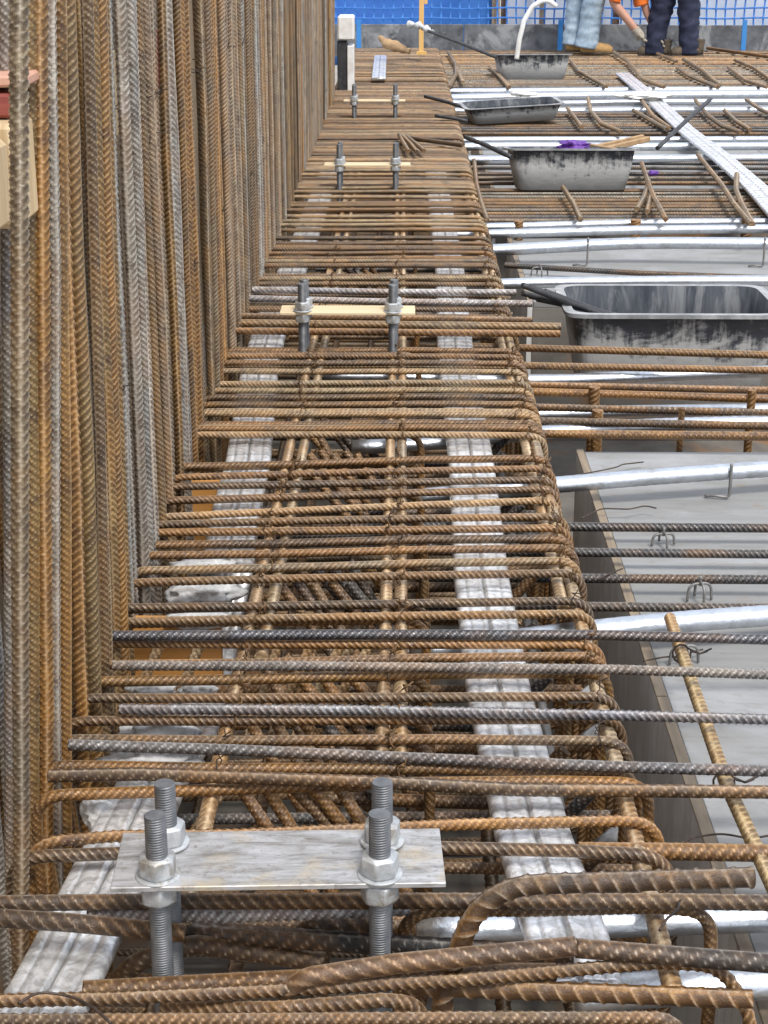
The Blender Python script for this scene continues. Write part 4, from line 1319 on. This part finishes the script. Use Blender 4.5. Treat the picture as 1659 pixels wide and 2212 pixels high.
for lab, a, b, r, c in RODS:
    A, B_ = PY(*a), PY(*b)
    tag(obj('tool_handle', tube_mesh('tool_handle', [Vector((0, 0, 0)), (B_ - A) * 0.5 + Vector((0, 0, 0.004)), B_ - A], r, M['black'], 10, 0, 0.03), None, A), lab, 'tool handle')
A, B_ = PY(882, 52, 13.4), PY(935, 70, 13.2)
tag(obj('rag_wrap', tube_mesh('rag_wrap', [Vector((0, 0, 0)), (B_ - A) * 0.5 + Vector((0.0, 0, 0.02)), B_ - A], 0.02, M['film'], 9, 0, 0.01, 1.0, lambda s: 0.020 + 0.008 * math.sin(s * 19) + 0.004 * math.sin(s * 47)), None, A), 'grey rag wrapped round the top of the long black handle', 'rag')
# bars in front of / on the second tub and other oddments
tag(lump('purple_film', PY(1240, 316, 7.65), (0.070, 0.05, 0.024), M['purple'], 11, 0.6, 4, 1.8), 'crumpled purple film behind the second tub', 'plastic film')
tag(lump('purple_scrap', PY(1412, 374, 7.2), (0.022, 0.02, 0.012), M['purple'], 12, 0.6, 3, 1.8), 'small purple scrap beside the second tub', 'plastic film')
tag(lump('white_wrap', P(1390, 207, 0.12), (0.17, 0.12, 0.025), M['white'], 13, 0.5, 4, 1.8), 'crumpled white wrap lying on the far bright duct', 'plastic film')
tag(lump('white_wrap', P(1130, 205, 0.10), (0.10, 0.06, 0.02), M['white'], 14, 0.5, 4, 1.8), 'small crumpled white wrap at the left of the far bright duct', 'plastic film')
sk = [PY(818, 78, 13.6), PY(835, 94, 13.55), PY(860, 102, 13.5), PY(885, 112, 13.45)]
tag(obj('sack_roll', tube_mesh('sack_roll', [p - sk[0] for p in sk], 0.03, M['sack'], 12, 0.05, 0.012, 1, lambda s: 0.006 + 0.038 * math.sin(min(1, s * 1.15) * PI * 0.88) ** 0.8 + 0.004 * math.sin(s * 25)), None, sk[0]), 'twisted brown sacking lying by the kickboard', 'sacking')
for k, (a, b) in enumerate((((1290, 318, 7.8), (1390, 296, 7.9)), ((1310, 322, 7.7), (1402, 300, 7.85)), ((1275, 316, 7.8), (1330, 326, 7.6)))):
    A, B_ = PY(*a), PY(*b)
    tag(obj('timber_scrap', box_mesh('timber_scrap', (0, -0.012, -0.012), ((B_ - A).length, 0.012, 0.012), M['sack'], 0.003), None, A, (B_ - A).to_track_quat('X', 'Z').to_euler()), 'brown timber scrap heaped behind the second tub, ' + ('left', 'top', 'lowest')[k] + ' one', 'timber scrap', 'timber scraps behind the second tub')

# yellow stake and white hose
sb = PY(909, 118, 13.9)
st = thing('timber_stake', 'yellow notched timber stake standing by the kickboard', 'stake', (sb.x, 13.9, sb.z))
obj('shaft', box_mesh('shaft', (-0.016, -0.02, 0), (0.022, 0.02, 0.75), M['stake'], 0.002), st)
obj('foot', box_mesh('foot', (-0.035, -0.03, -0.002), (0.045, -0.021, 0.028), M['stake'], 0.002), st)
obj('cleat', box_mesh('cleat', (0.024, -0.02, 0.39), (0.05, 0.02, 0.46), M['stake'], 0.002), st)
hp = [PY(x, y, 12.6) for x, y in ((1116, 128), (1122, 85), (1132, 45), (1150, 14), (1170, 2), (1186, 1), (1202, 14))]
tag(obj('white_hose', tube_mesh('white_hose', [p - hp[0] for p in hp], 0.0175, M['white'], 12, 0.08, 0.012), None, hp[0]), 'white hose arching up out of the farthest tub', 'hose')

# ================================================================== EDGE FENCE
FY = 16.0
kb = thing('kickboard', 'dirty black kickboard along the slab edge below the blue net', 'kickboard', (0.8, FY, 0.0))
x = -1.2
while x < 5.0:
    obj('board', box_mesh('board', (x + 0.003 - 0.8, 0, 0.0), (x + 1.75 - 0.003 - 0.8, 0.022, 0.285 + random.uniform(-0.006, 0.006)), M['kick'], 0.003), kb)
    x += 1.75
# net: one connected grid of cords
def net_mesh(x0, x1, z0, z1, sp, wr):
    nx, nz = int((x1 - x0) / sp), int((z1 - z0) / sp)
    V, F = [], []
    idx = {}

    def vert(i, j, du, dv):
        x = x0 + i * sp + du + 0.006 * math.sin(j * 0.9 + i * 0.3)
        z = z0 + j * sp + dv + 0.005 * math.sin(i * 0.7)
        return (x, 0.01 * math.sin(i * 0.5) + 0.008 * math.sin(j * 0.7), z)
    for i in range(nx + 1):
        for j in range(nz + 1):
            b = len(V)
            for du, dv in ((-wr, -wr), (wr, -wr), (wr, wr), (-wr, wr)):
                V.append(vert(i, j, du, dv))
            idx[(i, j)] = b
    for i in range(nx + 1):
        for j in range(nz + 1):
            b = idx[(i, j)]
            F.append([b, b + 1, b + 2, b + 3])
            if i < nx:
                c = idx[(i + 1, j)]
                F.append([b + 1, c, c + 3, b + 2])
            if j < nz:
                c = idx[(i, j + 1)]
                F.append([b + 3, b + 2, c + 1, c])
    me = mesh_from('net', V, F, M['net'], False)
    return me


fence = thing('edge_fence', 'blue safety net fence behind the kickboard', 'fence', (0.8, FY + 0.1, 0.0))
n_ = obj('net', net_mesh(-2.4, 4.2, 0.25, 2.0, 0.088, 0.0075), fence)
sm = n_.modifiers.new('thick', 'SOLIDIFY')
sm.thickness = 0.008
FX = lambda px: PY(px, 60, FY + 0.2).x - 0.8
for (px0, px1, m_) in ((1062, 1078, 'old_timber'), (1081, 1094, 'brown_timber'), (1164, 1177, 'old_timber'), (1320, 1336, 'brown_timber')):
    obj('post', box_mesh('post', (FX(px0), 0.06, -0.1), (FX(px1), 0.10, 2.0), M[m_], 0.003), fence)
# flat straps that clip the net to the board
for px in (775, 1210, 1607):
    xx = PY(px, 80, FY).x - 0.8
    obj('strap', box_mesh('strap', (xx - 0.022, -0.106, 0.05), (xx + 0.022, -0.101, 0.33), M['strap'], 0.001), fence)


def sheet(name, x0, x1, z0, z1, Y, mat, label, amp=0.03):
    nx, nz = 60, 24
    V, F = [], []
    for j in range(nz + 1):
        for i in range(nx + 1):
            x = x0 + (x1 - x0) * i / nx
            z = z0 + (z1 - z0) * j / nz
            V.append((x, amp * mnoise.noise(Vector((x * 2.2, z * 2.8, 1.7))) + amp * 0.5 * math.sin(x * 5), z))
    for j in range(nz):
        for i in range(nx):
            a = j * (nx + 1) + i
            F.append([a, a + 1, a + nx + 2, a + nx + 1])
    o = obj(name, mesh_from(name, V, F, mat, True), None, (0, Y, 0))
    m_ = o.modifiers.new('thick', 'SOLIDIFY')
    m_.thickness = 0.002
    return tag(o, label, 'sheet')


xs = PY(1062, 40, FY + 0.3).x
sheet('blue_tarpaulin', -1.4, xs, -0.1, 1.9, FY + 0.30, M['tarp'], 'blue tarpaulin hung behind the net at left of the timber posts')
sheet('pale_backdrop', xs + 0.12, 4.6, -0.1, 1.9, FY + 0.45, M['pale_sheet'], 'pale blue backdrop for the bright distance behind the net at right of the timber posts')  # added sheet, stands in for the pale bright distance beyond the net
# ================================================================== WORKERS
def loft(name, pts, radii, mat, parent, nseg=16, step=0.02, wr=0.0, seed=0, flat=1.0):
    C, t = resample(fillet([Vector(p) for p in pts], 0.05), step)
    A = np.array([tuple(p) for p in pts])
    s0 = np.concatenate([[0], np.cumsum(np.linalg.norm(np.diff(A, axis=0), axis=1))])
    r = np.interp(t / t[-1], s0 / s0[-1], radii)
    R = np.repeat(r[:, None], nseg, 1)
    for i in range(len(C)):
        for k in range(nseg):
            a = 2 * PI * k / nseg
            R[i, k] += wr * mnoise.noise(Vector((math.cos(a) * 1.6 + seed, math.sin(a) * 1.6, t[i] * 26)))
    V, F = sweep(C, R, nseg, 0, flat)
    return obj(name, mesh_from(name, V, capped(V, F, len(C), nseg), mat, True), parent)


def skin_body(name, joints, edges, mat, parent):
    me = bpy.data.meshes.new(name)
    me.from_pydata([j[0] for j in joints], edges, [])
    me.materials.append(mat)
    o = obj(name, me, parent)
    sk_ = o.modifiers.new('skin', 'SKIN')
    sk_.use_smooth_shade = True
    for i, j in enumerate(joints):
        v = me.skin_vertices[0].data[i]
        v.radius = (j[1], j[1])
        v.use_root = (i == 0)
    sub = o.modifiers.new('sub', 'SUBSURF')
    sub.levels = sub.render_levels = 2
    return o


def boot(p, ang, parent, s=1.0, mat='boot'):
    b = loft('boot', [(-0.10, 0, 0.05), (-0.06, 0, 0.055), (0.02, 0, 0.056), (0.09, 0, 0.047), (0.15, 0, 0.040), (0.185, 0, 0.036)], [0.030, 0.050, 0.052, 0.048, 0.046, 0.028], M[mat], parent, 16, 0.012, 0.004, 3, 1.0)
    b.location = p
    b.rotation_euler = (0, 0, ang)
    loft('sole', [(-0.10, 0, 0.012), (0.0, 0, 0.012), (0.10, 0, 0.012), (0.185, 0, 0.012)], [0.032, 0.043, 0.046, 0.034], M['boot_dark'], b, 14, 0.02, 0, 1, 0.30)
    loft('cuff', [(-0.055, 0, 0.05), (-0.06, 0, 0.10), (-0.062, 0, 0.15)], [0.048, 0.050, 0.054], M[mat], b, 14, 0.012, 0.004, 2)
    return b


WY = 15.35
g = PY(1262, 116, WY)
fz = g.z
# worker in jeans, standing, facing right
w1 = thing('person', 'worker in faded jeans and tan boots standing by the kickboard', 'person', (g.x, WY, fz))
hx = 0.0
J = [((0.0, 0.0, 0.95), 0.13), ((0.01, 0, 1.15), 0.13), ((0.03, 0, 1.38), 0.15), ((0.04, 0, 1.50), 0.06), ((0.06, 0, 1.58), 0.055), ((0.08, 0, 1.68), 0.095), ((0.085, 0, 1.77), 0.07),
     ((0.02, 0.19, 1.42), 0.06), ((0.08, 0.24, 1.14), 0.042), ((0.30, 0.20, 1.05), 0.035), ((0.38, 0.18, 1.04), 0.035),
     ((0.02, -0.19, 1.42), 0.06), ((0.08, -0.24, 1.14), 0.042), ((0.30, -0.20, 1.05), 0.035), ((0.38, -0.18, 1.04), 0.035),
     ((-0.05, 0.09, 0.85), 0.075), ((-0.07, 0.07, 0.50), 0.055), ((-0.09, 0.06, 0.10), 0.04), ((0.04, -0.09, 0.85), 0.075), ((0.05, -0.07, 0.50), 0.055), ((0.03, -0.06, 0.10), 0.04)]
E = [(0, 1), (1, 2), (2, 3), (3, 4), (4, 5), (5, 6), (2, 7), (7, 8), (8, 9), (9, 10), (2, 11), (11, 12), (12, 13), (13, 14), (0, 15), (15, 16), (16, 17), (0, 18), (18, 19), (19, 20)]
skin_body('body', J, E, M['skin'], w1)
loft('trouser_leg', [(-0.02, 0.06, 0.92), (-0.06, 0.07, 0.70), (-0.075, 0.07, 0.48), (-0.09, 0.06, 0.25), (-0.105, 0.06, 0.075)], [0.13, 0.115, 0.092, 0.084, 0.088], M['jeans'], w1, 18, 0.014, 0.012, 1)
loft('trouser_leg', [(0.02, -0.06, 0.92), (0.05, -0.07, 0.70), (0.06, -0.07, 0.48), (0.035, -0.06, 0.25), (0.005, -0.06, 0.055)], [0.13, 0.118, 0.10, 0.092, 0.098], M['jeans'], w1, 18, 0.014, 0.012, 5)
loft('shirt', [(0.0, 0, 0.86), (0.01, 0, 1.1), (0.03, 0, 1.36), (0.04, 0, 1.48)], [0.17, 0.17, 0.19, 0.08], M['hivis'], w1, 20, 0.03, 0.02, 4)
boot((-0.06, 0.06, 0.01), 0.15, w1)
boot((0.055, -0.06, 0.0), -0.1, w1)
h_ = obj('helmet', None, w1)
bpy.data.objects.remove(h_)
loft('helmet', [(0.07, 0, 1.70), (0.075, 0, 1.76), (0.08, 0, 1.82), (0.08, 0, 1.855)], [0.125, 0.122, 0.09, 0.02], M['helmet'], w1, 20, 0.01)
for s in (-1, 1):
    loft('glove', [(0.33, 0.20 * s, 1.05), (0.38, 0.18 * s, 1.04), (0.45, 0.16 * s, 1.02)], [0.042, 0.046, 0.03], M['glove'], w1, 12, 0.01, 0.004, 2)

# worker in navy trousers, bending over to the left
g2 = PY(1452, 118, WY)
w2 = thing('person', 'worker in navy trousers bending down with gloved hands', 'person', (g2.x, WY - 0.05, g2.z))
U = lambda px, py, dy=0.0: PY(px, py, WY - 0.05 + dy) - w2.location
la = U(1418, 112)
ra = U(1487, 112)
J = [((0.0, 0.0, 0.90), 0.12), ((-0.18, 0, 1.00), 0.13), ((-0.42, 0, 0.92), 0.14), ((-0.52, 0, 0.86), 0.06), ((-0.57, 0, 0.82), 0.055), ((-0.66, 0, 0.76), 0.095), ((-0.72, 0, 0.72), 0.07),
     ((-0.46, -0.16, 0.84), 0.058), (tuple(U(1322, 2, -0.16)), 0.044), (tuple(U(1362, 50, -0.16)), 0.037), (tuple(U(1378, 72, -0.15)), 0.030),
     ((-0.40, 0.17, 0.84), 0.058), (tuple(U(1384, -20, 0.14)), 0.044), (tuple(U(1398, 30, 0.12)), 0.036), (tuple(U(1425, 80, 0.05)), 0.030),
     ((-0.02, 0.08, 0.84), 0.07), (tuple(U(1428, 0, 0.07)), 0.055), (tuple(U(1412, 100, 0.07)), 0.04), ((0.06, -0.08, 0.84), 0.07), (tuple(U(1490, 0, -0.05)), 0.055), (tuple(U(1488, 100, -0.05)), 0.04)]
skin_body('body', J, E, M['skin'], w2)
loft('trouser_leg', [(-0.02, 0.04, 0.95), tuple(U(1442, -55, 0.06)), tuple(U(1432, 5, 0.07)), tuple(U(1420, 60, 0.07)), tuple(U(1413, 116, 0.07))], [0.14, 0.125, 0.105, 0.090, 0.090], M['navy'], w2, 18, 0.018, 0.02, 2)
loft('trouser_leg', [(0.04, -0.04, 0.95), tuple(U(1484, -55, -0.05)), tuple(U(1488, 5, -0.05)), tuple(U(1488, 60, -0.05)), tuple(U(1487, 117, -0.05))], [0.14, 0.12, 0.098, 0.088, 0.086], M['navy'], w2, 18, 0.018, 0.02, 7)
loft('shirt', [(0.05, 0, 0.98), (-0.18, 0, 1.02), (-0.42, 0, 0.93), (-0.50, 0, 0.88)], [0.14, 0.165, 0.18, 0.09], M['hivis'], w2, 20, 0.03, 0.02, 3)
loft('sleeve', [(-0.45, -0.14, 0.88), tuple((Vector((-0.46, -0.16, 0.84)) + U(1322, 2, -0.16)) / 2), tuple(U(1324, 3, -0.16))], [0.085, 0.075, 0.066], M['hivis'], w2, 14, 0.015, 0.01, 3)
loft('sleeve', [(-0.39, 0.15, 0.88), tuple((Vector((-0.40, 0.17, 0.84)) + U(1384, -20, 0.14)) / 2), tuple(U(1386, 12, 0.14))], [0.085, 0.075, 0.066], M['hivis'], w2, 14, 0.015, 0.01, 6)


def glove(parent, wrist, tip, seed):
    """cuff, palm and five curled fingers as one glove: palm with finger sub-parts"""
    wv, tv = Vector(wrist), Vector(tip)
    d = (tv - wv).normalized()
    sd_ = d.cross(Vector((0, 1, 0))).normalized()
    pm = loft('glove', [wv - d * 0.03, wv + d * 0.02, wv + d * 0.07], [0.036, 0.042, 0.038], M['glove'], parent, 12, 0.008, 0.004, seed)
    for k in range(4):
        o_ = wv + d * 0.07 + Vector((0, -0.030 + 0.02 * k, 0)) + sd_ * 0.004
        L = (0.055, 0.065, 0.06, 0.048)[k]
        loft('glove_finger', [o_ - d * 0.015, o_ + d * L * 0.5, o_ + d * L * 0.8 + sd_ * 0.02], [0.0105, 0.0100, 0.0085], M['glove'], pm, 8, 0.006)
    o_ = wv + d * 0.03 + Vector((0, -0.035, 0))
    loft('glove_thumb', [o_, o_ + d * 0.025 + Vector((0, -0.02, 0)), o_ + d * 0.05 + Vector((0, -0.02, 0)) + sd_ * 0.012], [0.012, 0.011, 0.009], M['glove'], pm, 8, 0.006)


glove(w2, U(1376, 68, -0.16), U(1392, 92, -0.15), 2)
glove(w2, U(1424, 74, 0.05), U(1430, 105, 0.04), 4)
boot(U(1418, 120, 0.07) + Vector((0.02, 0, -0.01)), PI - 0.1, w2, 1, 'boot_dark')
boot(U(1489, 120, -0.05) + Vector((0.02, 0, -0.01)), PI + 0.1, w2, 1, 'boot_dark')
loft('helmet', [(-0.60, 0, 0.83), (-0.66, 0, 0.78), (-0.72, 0, 0.73), (-0.77, 0, 0.69)], [0.12, 0.122, 0.10, 0.02], M['helmet'], w2, 20, 0.01)
